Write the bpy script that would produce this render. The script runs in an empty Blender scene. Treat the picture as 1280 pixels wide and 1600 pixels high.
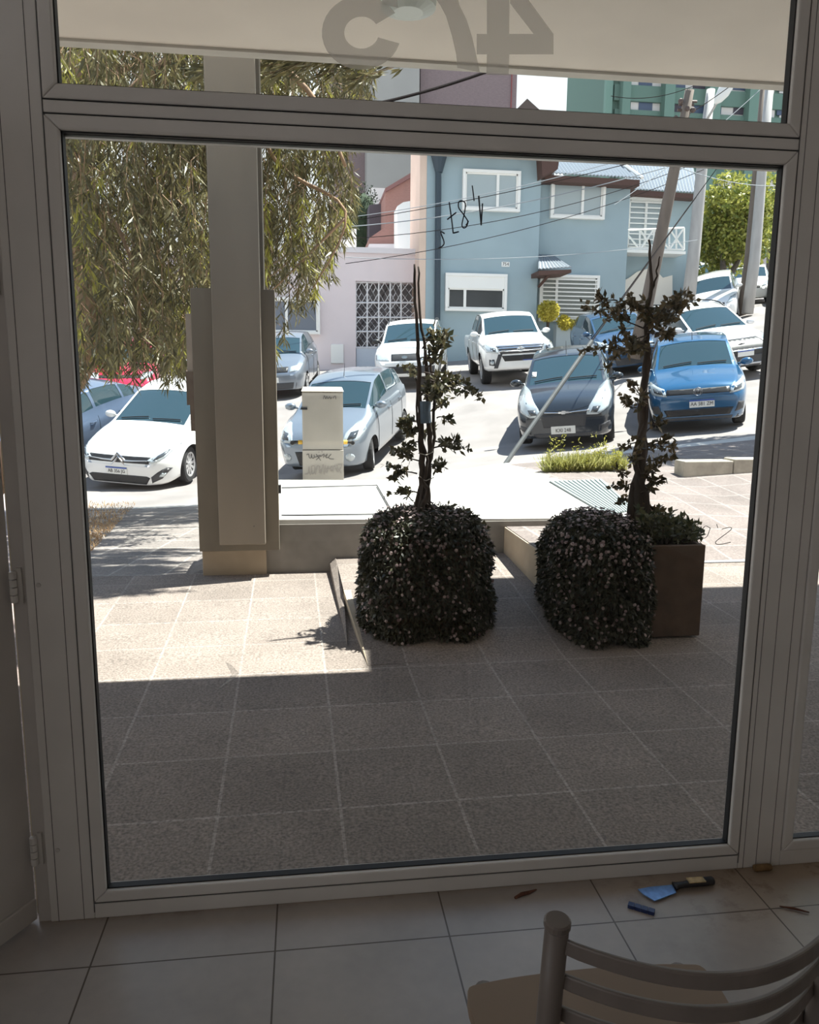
import bpy, bmesh, math, random
from mathutils import Vector, Matrix
from mathutils.bvhtree import BVHTree
import numpy as np

# ------------------------------------------------------------------ camera
CAMP = (0.57965, -2.09089, 1.50558)
YAW, PIT, ROL, FPX = -0.132069, -0.166256, -0.0084928, 1217.1
def _rot():
    ca, sa = math.cos(YAW), math.sin(YAW); cb, sb = math.cos(PIT), math.sin(PIT); cg, sg = math.cos(ROL), math.sin(ROL)
    Rz = Matrix(((ca, -sa, 0), (sa, ca, 0), (0, 0, 1)))
    Rx = Matrix(((1, 0, 0), (0, cb, -sb), (0, sb, cb)))
    Ry = Matrix(((cg, 0, sg), (0, 1, 0), (-sg, 0, cg)))
    return Rz @ Rx @ Ry          # columns: right, forward, up
RM = _rot()
S = bpy.context.scene
C = S.collection
cd = bpy.data.cameras.new('camera'); cam = bpy.data.objects.new('camera', cd); C.objects.link(cam)
cd.sensor_fit = 'VERTICAL'; cd.sensor_height = 32.0; cd.lens = FPX / 1600 * 32.0
cd.clip_start = 0.02; cd.clip_end = 500
r_, f_, u_ = RM.col[0], RM.col[1], RM.col[2]
M3 = Matrix((r_, u_, -f_)).transposed()
cam.matrix_world = Matrix.Translation(CAMP) @ M3.to_4x4()
S.camera = cam

# ------------------------------------------------------------------ light
S.view_settings.view_transform = 'Standard'; S.view_settings.look = 'None'
S.view_settings.exposure = 0.5; S.view_settings.gamma = 1.0; S.view_settings.use_curve_mapping = False
SUN_T = Vector((0.40, 0.09, 1.0)).normalized()
SUN_E, SKY_E = 11.0, 0.76
sl = bpy.data.lights.new('sun', 'SUN'); sl.energy = SUN_E; sl.angle = math.radians(0.53); sl.color = (1.0, 0.965, 0.91)
so = bpy.data.objects.new('sun', sl); C.objects.link(so); so.rotation_euler = SUN_T.to_track_quat('Z', 'Y').to_euler()
W = bpy.data.worlds.new('sky'); S.world = W; W.use_nodes = True
nt = W.node_tree; nt.nodes.clear()
wo = nt.nodes.new('ShaderNodeOutputWorld'); bg = nt.nodes.new('ShaderNodeBackground'); ge = nt.nodes.new('ShaderNodeTexCoord')
sx = nt.nodes.new('ShaderNodeSeparateXYZ'); cr = nt.nodes.new('ShaderNodeValToRGB')
cr.color_ramp.elements[0].position = 0.0; cr.color_ramp.elements[0].color = (1.28, 1.28, 1.30, 1)
cr.color_ramp.elements[1].position = 0.75; cr.color_ramp.elements[1].color = (0.42, 0.62, 1.0, 1)
e = cr.color_ramp.elements.new(0.36); e.color = (1.15, 1.18, 1.24, 1)
e = cr.color_ramp.elements.new(0.5); e.color = (0.74, 0.86, 1.04, 1)
nt.links.new(ge.outputs['Generated'], sx.inputs[0]); nt.links.new(sx.outputs['Z'], cr.inputs[0]); nt.links.new(cr.outputs[0], bg.inputs[0])
bg.inputs[1].default_value = SKY_E; nt.links.new(bg.outputs[0], wo.inputs[0])

# ------------------------------------------------------------------ helpers
def ray(u, v):
    return RM @ Vector(((u - 640) / FPX, 1.0, -(v - 800) / FPX))
def PY(u, v, y):                         # photo direction met with the vertical plane Y = y
    d = ray(u, v); t = (y - CAMP[1]) / d.y; return Vector(CAMP) + d * t
def PD(u, v, D): return Vector(CAMP) + ray(u, v) * D
def PZ(u, v, a, b=0.0, c=0.0):           # met with the plane z = a + b x + c y
    d = ray(u, v); o = CAMP; t = (a + b*o[0] + c*o[1] - o[2]) / (d.z - b*d.x - c*d.y); return Vector(CAMP) + d * t
def proj(p):
    d = RM.transposed() @ (Vector(p) - Vector(CAMP))
    if d.y < 0.05: return None
    return (640 + FPX * d.x / d.y, 800 - FPX * d.z / d.y)

GX = [-14, -4, -1.6, -0.3, 0.2, 1.7, 3.4, 5, 8, 12, 16, 26, 40]
GY = [3.5, 5.4, 7.5, 9.0, 9.12, 10.5, 12.4, 15, 18, 22, 26.5, 40, 75]
GZ = [
 [.05, .09, .099, .099, .099, .099, .105, .13, .28, .5, .8, 1.2, 2],
 [-.05, -.02, .0, .02, .42, .50, .44, .30, .45, .75, 1.1, 1.6, 2.5],
 [-.25, -.15, -.1, -.08, .18, .28, .42, .50, .70, 1.0, 1.5, 2.1, 3],
 [-.42, -.28, -.25, -.2, -.02, .10, .33, .48, .80, 1.2, 1.8, 2.5, 3.4],
 [-.52, -.38, -.35, -.3, -.12, .0, .24, .40, .75, 1.15, 1.8, 2.5, 3.4],
 [-.55, -.42, -.36, -.28, -.2, -.06, .2, .40, .75, 1.25, 2.0, 2.8, 3.8],
 [-.50, -.42, -.38, -.26, -.2, -.03, .2, .44, .86, 1.45, 2.2, 3.2, 4.2],
 [.15, .2, .2, .28, .33, .5, .7, .95, 1.25, 1.75, 2.5, 3.8, 4.6],
 [.7, .75, .82, .9, .95, 1.15, 1.3, 1.42, 1.65, 2.2, 3.0, 4.3, 5.2],
 [1.3, 1.3, 1.35, 1.4, 1.45, 1.6, 1.65, 1.75, 2.0, 2.75, 3.7, 4.8, 6],
 [1.8, 1.8, 1.85, 1.87, 1.88, 1.92, 2.0, 2.35, 2.6, 3.2, 4.3, 5.4, 7],
 [2.6, 2.6, 2.6, 2.6, 2.6, 2.7, 2.8, 3.1, 3.6, 4.5, 5.5, 7, 9],
 [4, 4, 4, 4, 4, 4, 4, 4.5, 5, 6, 8, 10, 12]]
def gz(x, y):
    x = min(max(x, GX[0]), GX[-1]); y = min(max(y, GY[0]), GY[-1])
    i = max(k for k in range(len(GX) - 1) if GX[k] <= x); j = max(k for k in range(len(GY) - 1) if GY[k] <= y)
    fx = (x - GX[i]) / (GX[i+1] - GX[i]); fy = (y - GY[j]) / (GY[j+1] - GY[j])
    return (GZ[j][i]*(1-fx) + GZ[j][i+1]*fx)*(1-fy) + (GZ[j+1][i]*(1-fx) + GZ[j+1][i+1]*fx)*fy
def PG(u, v):                            # photo direction met with the street ground
    d = ray(u, v); D = 6.0
    while D < 90:
        p = Vector(CAMP) + d * D
        if p.y > 3.6 and p.z < gz(p.x, p.y): return Vector((p.x, p.y, gz(p.x, p.y)))
        D += 0.02
    return Vector(CAMP) + d * 40
def GP(y): return -0.02 + 0.034 * y      # patio level

MATS = {}
def mat(name, col, rough=0.6, metal=0.0, var=0.0, scale=8.0, bump=0.0, coat=0.0, spec=0.5, stretch=None, bscale=None):
    if name in MATS: return MATS[name]
    m = bpy.data.materials.new(name); m.use_nodes = True; n = m.node_tree; b = n.nodes['Principled BSDF']
    b.inputs['Base Color'].default_value = (*col, 1); b.inputs['Roughness'].default_value = rough
    b.inputs['Metallic'].default_value = metal; b.inputs['Specular IOR Level'].default_value = spec
    if coat: b.inputs['Coat Weight'].default_value = coat; b.inputs['Coat Roughness'].default_value = 0.05
    if var or bump:
        tc = n.nodes.new('ShaderNodeTexCoord'); mp = n.nodes.new('ShaderNodeMapping'); nz = n.nodes.new('ShaderNodeTexNoise')
        nz.inputs['Scale'].default_value = scale; nz.inputs['Detail'].default_value = 6
        if stretch: mp.inputs['Scale'].default_value = stretch
        n.links.new(tc.outputs['Object'], mp.inputs[0]); n.links.new(mp.outputs[0], nz.inputs['Vector'])
        if var:
            mx = n.nodes.new('ShaderNodeMixRGB'); mx.inputs[1].default_value = (*[c*(1-var) for c in col], 1)
            mx.inputs[2].default_value = (*[min(1, c*(1+var)) for c in col], 1)
            rp = n.nodes.new('ShaderNodeMapRange'); rp.inputs[1].default_value = .3; rp.inputs[2].default_value = .7
            n.links.new(nz.outputs['Fac'], rp.inputs[0]); n.links.new(rp.outputs[0], mx.inputs[0]); n.links.new(mx.outputs[0], b.inputs['Base Color'])
        if bump:
            bp = n.nodes.new('ShaderNodeBump'); bp.inputs['Strength'].default_value = bump; bp.inputs['Distance'].default_value = 0.02
            if bscale:
                n2 = n.nodes.new('ShaderNodeTexNoise'); n2.inputs['Scale'].default_value = bscale; n2.inputs['Detail'].default_value = 4
                n.links.new(tc.outputs['Object'], n2.inputs['Vector']); n.links.new(n2.outputs['Fac'], bp.inputs['Height'])
            else: n.links.new(nz.outputs['Fac'], bp.inputs['Height'])
            n.links.new(bp.outputs[0], b.inputs['Normal'])
    MATS[name] = m; return m

def tile_mat(name, col, mortar, w, h, mw, off=(0, 0, 0), rot=0.0, speck=0.25, sscale=160.0, rough=0.85, colvar=0.12, bump=0.3, stain=0.0, fade=0.0):
    m = bpy.data.materials.new(name); m.use_nodes = True; n = m.node_tree; b = n.nodes['Principled BSDF']; b.inputs['Roughness'].default_value = rough
    N = n.nodes.new; L = n.links.new
    tc = N('ShaderNodeTexCoord'); mp = N('ShaderNodeMapping'); mp.inputs['Location'].default_value = off; mp.inputs['Rotation'].default_value = (0, 0, rot)
    br = N('ShaderNodeTexBrick'); br.offset = 0.0; br.squash = 1.0
    br.inputs['Scale'].default_value = 1.0; br.inputs['Brick Width'].default_value = w; br.inputs['Row Height'].default_value = h
    br.inputs['Mortar Size'].default_value = mw; br.inputs['Mortar Smooth'].default_value = 0.15
    br.inputs['Color1'].default_value = (*[c*(1-colvar) for c in col], 1); br.inputs['Color2'].default_value = (*[c*(1+colvar) for c in col], 1)
    br.inputs['Mortar'].default_value = (*mortar, 1)
    L(tc.outputs['Object'], mp.inputs[0]); L(mp.outputs[0], br.inputs['Vector'])
    nz = N('ShaderNodeTexNoise'); nz.inputs['Scale'].default_value = sscale; nz.inputs['Detail'].default_value = 3
    L(tc.outputs['Object'], nz.inputs['Vector'])
    rp = N('ShaderNodeMapRange'); rp.inputs[1].default_value = .3; rp.inputs[2].default_value = .7; rp.inputs[3].default_value = 1-speck; rp.inputs[4].default_value = 1+speck
    L(nz.outputs['Fac'], rp.inputs[0])
    n3 = N('ShaderNodeTexNoise'); n3.inputs['Scale'].default_value = 2.3; n3.inputs['Detail'].default_value = 5; L(tc.outputs['Object'], n3.inputs['Vector'])
    r3 = N('ShaderNodeMapRange'); r3.inputs[1].default_value = .3; r3.inputs[2].default_value = .7; r3.inputs[3].default_value = .86; r3.inputs[4].default_value = 1.14; L(n3.outputs['Fac'], r3.inputs[0])
    m1 = N('ShaderNodeVectorMath'); m1.operation = 'SCALE'; L(br.outputs['Color'], m1.inputs[0]); L(rp.outputs[0], m1.inputs['Scale'])
    m2 = N('ShaderNodeVectorMath'); m2.operation = 'SCALE'; L(m1.outputs[0], m2.inputs[0]); L(r3.outputs[0], m2.inputs['Scale'])
    last = m2.outputs[0]
    if stain:
        n4 = N('ShaderNodeTexNoise'); n4.inputs['Scale'].default_value = 7.0; n4.inputs['Detail'].default_value = 8; n4.inputs['Roughness'].default_value = .7
        L(tc.outputs['Object'], n4.inputs['Vector'])
        r4 = N('ShaderNodeMapRange'); r4.inputs[1].default_value = .53; r4.inputs[2].default_value = .66; r4.inputs[4].default_value = stain; L(n4.outputs['Fac'], r4.inputs[0])
        # the dirt lies along the foot of the window frame and by the right mullion
        sp = N('ShaderNodeSeparateXYZ'); L(tc.outputs['Object'], sp.inputs[0])
        a = N('ShaderNodeMapRange'); a.inputs[1].default_value = 1.2; a.inputs[2].default_value = 2.0; L(sp.outputs['X'], a.inputs[0])
        c = N('ShaderNodeMapRange'); c.inputs[1].default_value = -.42; c.inputs[2].default_value = -.02; L(sp.outputs['Y'], c.inputs[0])
        mm = N('ShaderNodeMath'); mm.operation = 'MULTIPLY'; L(a.outputs[0], mm.inputs[0]); L(c.outputs[0], mm.inputs[1])
        c2 = N('ShaderNodeMapRange'); c2.inputs[1].default_value = -.035; c2.inputs[2].default_value = .015; L(sp.outputs['Y'], c2.inputs[0])
        mxm = N('ShaderNodeMath'); mxm.operation = 'MAXIMUM'; L(mm.outputs[0], mxm.inputs[0]); L(c2.outputs[0], mxm.inputs[1])
        m5 = N('ShaderNodeMath'); m5.operation = 'MULTIPLY'; L(mxm.outputs[0], m5.inputs[0]); L(r4.outputs[0], m5.inputs[1])
        mx = N('ShaderNodeMixRGB'); mx.inputs[2].default_value = (.10, .055, .03, 1); L(m5.outputs[0], mx.inputs[0]); L(last, mx.inputs[1])
        mx2 = N('ShaderNodeMixRGB'); mx2.blend_type = 'MULTIPLY'; mx2.inputs[2].default_value = (.95, .80, .62, 1); L(mxm.outputs[0], mx2.inputs[0]); L(mx.outputs[0], mx2.inputs[1])
        last = mx2.outputs[0]
    L(last, b.inputs['Base Color'])
    bp = N('ShaderNodeBump'); bp.inputs['Strength'].default_value = bump; bp.inputs['Distance'].default_value = 0.004
    L(rp.outputs[0], bp.inputs['Height']); L(bp.outputs[0], b.inputs['Normal'])
    MATS[name] = m; return m

def glass_mat(name, tint=(0.93, 0.96, 0.95), refl=0.07):
    m = bpy.data.materials.new(name); m.use_nodes = True; n = m.node_tree; n.nodes.clear()
    o = n.nodes.new('ShaderNodeOutputMaterial'); t = n.nodes.new('ShaderNodeBsdfTransparent'); g = n.nodes.new('ShaderNodeBsdfGlossy'); mx = n.nodes.new('ShaderNodeMixShader')
    lw = n.nodes.new('ShaderNodeLayerWeight'); lw.inputs[0].default_value = .5; pw = n.nodes.new('ShaderNodeMath'); pw.operation = 'POWER'; pw.inputs[1].default_value = 5
    fr = n.nodes.new('ShaderNodeMapRange'); fr.inputs[3].default_value = .035; fr.inputs[4].default_value = .9
    n.links.new(lw.outputs['Facing'], pw.inputs[0]); n.links.new(pw.outputs[0], fr.inputs[0])
    t.inputs[0].default_value = (*tint, 1); g.inputs['Roughness'].default_value = 0.0
    n.links.new(fr.outputs[0], mx.inputs[0]); n.links.new(t.outputs[0], mx.inputs[1]); n.links.new(g.outputs[0], mx.inputs[2]); n.links.new(mx.outputs[0], o.inputs[0])
    MATS[name] = m; return m

def vinyl_mat(name, col, a):
    m = bpy.data.materials.new(name); m.use_nodes = True; n = m.node_tree; n.nodes.clear()
    o = n.nodes.new('ShaderNodeOutputMaterial'); t = n.nodes.new('ShaderNodeBsdfTransparent'); g = n.nodes.new('ShaderNodeBsdfDiffuse'); mx = n.nodes.new('ShaderNodeMixShader')
    tl = n.nodes.new('ShaderNodeBsdfTranslucent'); ad = n.nodes.new('ShaderNodeMixShader'); ad.inputs[0].default_value = .5
    g.inputs[0].default_value = (*col, 1); tl.inputs[0].default_value = (*col, 1); mx.inputs[0].default_value = a
    n.links.new(g.outputs[0], ad.inputs[1]); n.links.new(tl.outputs[0], ad.inputs[2])
    n.links.new(t.outputs[0], mx.inputs[1]); n.links.new(ad.outputs[0], mx.inputs[2]); n.links.new(mx.outputs[0], o.inputs[0])
    MATS[name] = m; return m

def leaf_mat(name, c1, c2, trans=0.35, rough=0.45):
    m = bpy.data.materials.new(name); m.use_nodes = True; n = m.node_tree; b = n.nodes['Principled BSDF']
    o = n.nodes['Material Output']; gi = n.nodes.new('ShaderNodeNewGeometry'); cr = n.nodes.new('ShaderNodeValToRGB')
    cr.color_ramp.elements[0].color = (*c1, 1); cr.color_ramp.elements[1].color = (*c2, 1)
    n.links.new(gi.outputs['Random Per Island'], cr.inputs[0]); n.links.new(cr.outputs[0], b.inputs['Base Color'])
    b.inputs['Roughness'].default_value = rough
    t = n.nodes.new('ShaderNodeBsdfTranslucent'); n.links.new(cr.outputs[0], t.inputs[0]); mx = n.nodes.new('ShaderNodeMixShader'); mx.inputs[0].default_value = trans
    n.links.new(b.outputs[0], mx.inputs[1]); n.links.new(t.outputs[0], mx.inputs[2]); n.links.new(mx.outputs[0], o.inputs[0])
    MATS[name] = m; return m

def link(name, me, m, parent=None, smooth=False):
    o = bpy.data.objects.new(name, me); C.objects.link(o)
    for mm in (m if isinstance(m, (list, tuple)) else [m]): me.materials.append(mm)
    if smooth:
        for p in me.polygons: p.use_smooth = True
    if parent is not None: o.parent = parent
    return o
def obj(name, bm, m, parent=None, smooth=False, bevel=0.0, recalc=True):
    if recalc: bmesh.ops.recalc_face_normals(bm, faces=bm.faces[:])
    me = bpy.data.meshes.new(name); bm.to_mesh(me); bm.free()
    o = link(name, me, m, parent, smooth)
    if bevel:
        b = o.modifiers.new('bevel', 'BEVEL'); b.width = bevel; b.segments = 2; b.limit_method = 'ANGLE'
    return o
def tag(o, label=None, cat=None, group=None, kind=None):
    if label: o['label'] = label
    if cat: o['category'] = cat
    if group: o['group'] = group
    if kind: o['kind'] = kind
    return o
def empty(name, loc=(0, 0, 0), rot=(0, 0, 0)):
    o = bpy.data.objects.new(name, None); C.objects.link(o); o.location = loc; o.rotation_euler = rot; return o
def box(bm, lo, hi, M=None):
    (x0, y0, z0), (x1, y1, z1) = lo, hi
    vs = [bm.verts.new(Vector(p) if M is None else M @ Vector(p)) for p in ((x0,y0,z0),(x1,y0,z0),(x1,y1,z0),(x0,y1,z0),(x0,y0,z1),(x1,y0,z1),(x1,y1,z1),(x0,y1,z1))]
    for f in ((0,3,2,1),(4,5,6,7),(0,1,5,4),(1,2,6,5),(2,3,7,6),(3,0,4,7)): bm.faces.new([vs[i] for i in f])
    return vs
def BX(*boxes, M=None):
    bm = bmesh.new()
    for lo, hi in boxes: box(bm, lo, hi, M)
    return bm
def prism(bm, pts, d):                   # closed polygon extruded by vector d
    a = [bm.verts.new(Vector(p)) for p in pts]; b = [bm.verts.new(Vector(p) + Vector(d)) for p in pts]
    bm.faces.new(a[::-1]); bm.faces.new(b); n = len(pts)
    for i in range(n): bm.faces.new((a[i], a[(i+1) % n], b[(i+1) % n], b[i]))
def tube(bm, pts, rad, seg=8, cap=True):
    pts = [Vector(p) for p in pts]; rads = rad if isinstance(rad, (list, tuple)) else [rad]*len(pts)
    rings = []; prev = None
    for i, p in enumerate(pts):
        t = (pts[min(i+1, len(pts)-1)] - pts[max(i-1, 0)])
        if t.length < 1e-9: t = Vector((0, 0, 1))
        t.normalize()
        if prev is None:
            a = Vector((0, 0, 1)) if abs(t.z) < .9 else Vector((1, 0, 0)); n = t.cross(a).normalized()
        else: n = (prev - t * prev.dot(t)).normalized() if (prev - t*prev.dot(t)).length > 1e-6 else prev
        prev = n; b = t.cross(n)
        rings.append([bm.verts.new(p + (n*math.cos(2*math.pi*k/seg) + b*math.sin(2*math.pi*k/seg))*rads[i]) for k in range(seg)])
    for i in range(len(rings)-1):
        for k in range(seg): bm.faces.new((rings[i][k], rings[i][(k+1) % seg], rings[i+1][(k+1) % seg], rings[i+1][k]))
    if cap: bm.faces.new(rings[0][::-1]); bm.faces.new(rings[-1])
def TB(pts, rad, seg=8):
    bm = bmesh.new(); tube(bm, pts, rad, seg); return bm
def lathe(bm, prof, M=None, seg=24):     # profile (radius, height) about local Z
    rings = []
    for r, z in prof:
        rings.append([bm.verts.new((M or Matrix()) @ Vector((r*math.cos(2*math.pi*k/seg), r*math.sin(2*math.pi*k/seg), z))) for k in range(seg)])
    for i in range(len(rings)-1):
        for k in range(seg): bm.faces.new((rings[i][k], rings[i][(k+1) % seg], rings[i+1][(k+1) % seg], rings[i+1][k]))
    bm.faces.new(rings[0][::-1]); bm.faces.new(rings[-1])
def smooth_curve(pts, n=8, closed=False):
    pts = [Vector(p) for p in pts]; out = []; N = len(pts)
    for i in range(N if closed else N-1):
        p0 = pts[(i-1) % N] if closed or i > 0 else pts[0]; p1 = pts[i]; p2 = pts[(i+1) % N]; p3 = pts[(i+2) % N] if closed or i+2 < N else pts[-1]
        for k in range(n):
            t = k / n
            out.append(0.5*((2*p1) + (p2-p0)*t + (2*p0-5*p1+4*p2-p3)*t*t + (3*p1-p0-3*p2+p3)*t**3))
    if not closed: out.append(pts[-1])
    return out
def text_mesh(name, s, size, M, m, parent, extrude=0.002):
    cu = bpy.data.curves.new(name, 'FONT'); cu.body = s; cu.size = size; cu.extrude = extrude; cu.align_x = 'CENTER'; cu.align_y = 'CENTER'; cu.resolution_u = 2
    t = bpy.data.objects.new(name, cu); C.objects.link(t)
    dg = bpy.context.evaluated_depsgraph_get(); me = bpy.data.meshes.new_from_object(t.evaluated_get(dg))
    bpy.data.objects.remove(t); bpy.data.curves.remove(cu)
    me.transform(M)
    return link(name, me, m, parent)
def leaf_cloud(name, leaves, m, parent):
    """leaves: list of (base point, direction, width dir, length, width, bend)"""
    V = []; F = []
    for p, d, w, L_, W_, bend in leaves:
        k = len(V); n = d.cross(w)
        mid = p + d*L_*.45 + n*bend*L_*.25; tip = p + d*L_ + n*bend*L_*.6
        V += [p, mid + w*W_*.5, tip, mid - w*W_*.5]
        F += [(k, k+1, k+3), (k+1, k+2, k+3)]
    me = bpy.data.meshes.new(name); me.from_pydata([tuple(v) for v in V], [], F); me.update()
    return link(name, me, m, parent)
def rv(r): 
    while True:
        v = Vector((r.uniform(-1,1), r.uniform(-1,1), r.uniform(-1,1)))
        if .1 < v.length < 1: return v.normalized()
def inpoly(u, v, P):
    c = False; j = len(P)-1
    for i in range(len(P)):
        if (P[i][1] > v) != (P[j][1] > v) and u < (P[j][0]-P[i][0])*(v-P[i][1])/(P[j][1]-P[i][1]) + P[i][0]: c = not c
        j = i
    return c
PI = math.pi
# ------------------------------------------------------------------ materials
upvc = mat('white_frame_plastic', (.73, .705, .67), .38, var=.05, scale=5)
upvc_dirty = mat('door_leaf_plastic', (.60, .57, .54), .45, var=.10, scale=3)
gasket = mat('black_rubber', (.012, .012, .014), .6)
groovem = mat('profile_groove', (.16, .155, .15), .7)
bead = mat('cream_seal', (.75, .68, .52), .5)
plaster = mat('interior_plaster', (.74, .69, .645), .9, var=.04, scale=3)
soffitm = mat('canopy_plaster', (.88, .82, .74), .9, var=.05, scale=2.5, bump=.05)
ledgem = mat('canopy_edge_plaster', (.62, .60, .55), .9, var=.10, scale=4)
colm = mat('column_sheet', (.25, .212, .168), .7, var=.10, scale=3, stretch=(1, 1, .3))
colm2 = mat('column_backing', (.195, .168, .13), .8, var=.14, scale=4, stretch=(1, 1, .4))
plinthm = mat('plinth_plaster', (.44, .355, .26), .9, var=.10, scale=6)
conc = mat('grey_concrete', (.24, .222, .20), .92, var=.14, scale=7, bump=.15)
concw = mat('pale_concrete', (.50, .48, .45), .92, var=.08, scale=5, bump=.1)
curbm = mat('kerb_concrete', (.44, .40, .33), .95, var=.2, scale=8, bump=.2)
asphalt = mat('street_concrete', (.245, .222, .212), .93, var=.16, scale=1.3, bump=.2, bscale=60)
patiom = tile_mat('patio_paving', (.225, .185, .160), (.30, .26, .23), .43, .415, .006, off=(-.262, -.063, 0), rot=-.019, speck=.42, sscale=95, colvar=.13)
sidem = tile_mat('sidewalk_paving', (.205, .178, .162), (.32, .29, .26), .40, .40, .010, off=(.1, .05, 0), rot=.12, speck=.3, sscale=60, colvar=.10)
sidem2 = tile_mat('right_paving', (.195, .160, .146), (.27, .238, .22), .43, .43, .012, off=(.3, .05, 0), rot=-.02, speck=.3, sscale=60, colvar=.10)
floorm = tile_mat('floor_tile', (.385, .352, .325), (.10, .08, .065), .474, .474, .0025, off=(-.004, .202, 0), speck=.03, sscale=30, rough=.32, colvar=.03, bump=.02, stain=.9)
drym = mat('dry_grass_ground', (.50, .33, .18), .95, var=.4, scale=14, bump=.3)
pane = glass_mat('window_glass')
frost = vinyl_mat('frosted_vinyl', (.50, .47, .43), .62)
marker = mat('navy_marker', (.008, .012, .03), .5)
marker2 = mat('faded_marker', (.05, .05, .055), .6)
smear = vinyl_mat('white_smear', (.6, .6, .6), .35)
chrome = mat('chrome', (.62, .62, .63), .16, 1.0)
silver = mat('silver_paint', (.50, .50, .51), .35, .6)
black_pl = mat('black_plastic', (.018, .018, .02), .45)
dark_pl = mat('dark_grey_plastic', (.05, .05, .055), .55)
tyrem = mat('tyre_rubber', (.02, .02, .021), .85)
carglass = mat('car_glass', (.02, .045, .055), .04, 0, spec=.9, coat=.3)
lensm = mat('headlight_lens', (.50, .55, .57), .08, .25, coat=1.0)
lensd = mat('headlight_bowl', (.12, .13, .14), .15, .6)
amber = mat('amber_lens', (.6, .25, .03), .2)
redl = mat('red_lens', (.45, .02, .02), .2)
platem = mat('number_plate', (.75, .75, .72), .5)
platet = mat('plate_text', (.03, .03, .035), .6)
plateb = mat('plate_blue', (.03, .08, .35), .5)
bark = mat('stem_bark', (.045, .030, .022), .9, var=.4, scale=30, bump=.6, stretch=(1, 1, .2))
bark_e = mat('eucalyptus_bark', (.30, .19, .115), .85, var=.35, scale=5, bump=.3, stretch=(1, 1, .25))
wood = mat('weathered_pole', (.16, .13, .11), .9, var=.2, scale=6, stretch=(1, 1, .15), bump=.2)
poleg = mat('pale_pole', (.40, .39, .38), .9, var=.12, scale=6, stretch=(1, 1, .2))
wirem = mat('cable_black', (.016, .012, .012), .95, spec=.1)
wirew = mat('cable_pale', (.26, .28, .30), .8)
leafE = leaf_mat('eucalyptus_leaf', (.055, .052, .020), (.25, .215, .095), .33)
leafY = leaf_mat('young_leaf', (.30, .30, .05), (.50, .46, .10), .45)
leafD = leaf_mat('dark_leaf', (.035, .042, .02), (.14, .115, .055), .3)
leafG = leaf_mat('street_tree_leaf', (.13, .18, .03), (.52, .50, .12), .35)
leafB = leaf_mat('bush_leaf', (.40, .36, .05), (.70, .60, .12), .35)
leafP = leaf_mat('trailing_plant_leaf', (.012, .015, .007), (.06, .058, .030), .12)
petal = leaf_mat('faded_flower', (.20, .125, .125), (.46, .36, .34), .2)
# ------------------------------------------------------------------ car builder
def lin(tab, s):
    if s <= tab[0][0]: return tab[0][1]
    for (a, b), (c, d) in zip(tab, tab[1:]):
        if s <= c: return b + (d-b)*(s-a)/(c-a) if c > a else d
    return tab[-1][1]
def smoothed(tab, sig):
    def f(s):
        t = 0; w = 0
        for k in range(-4, 5):
            g = math.exp(-(k*.5)**2/2); t += g*lin(tab, s + k*.5*sig); w += g
        return t/w
    return f
PAINT = {}
def paint(name, col, metal=0.0, rough=.28):
    m = mat('paint_' + name, col, rough, metal, coat=1.0); return m

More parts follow.
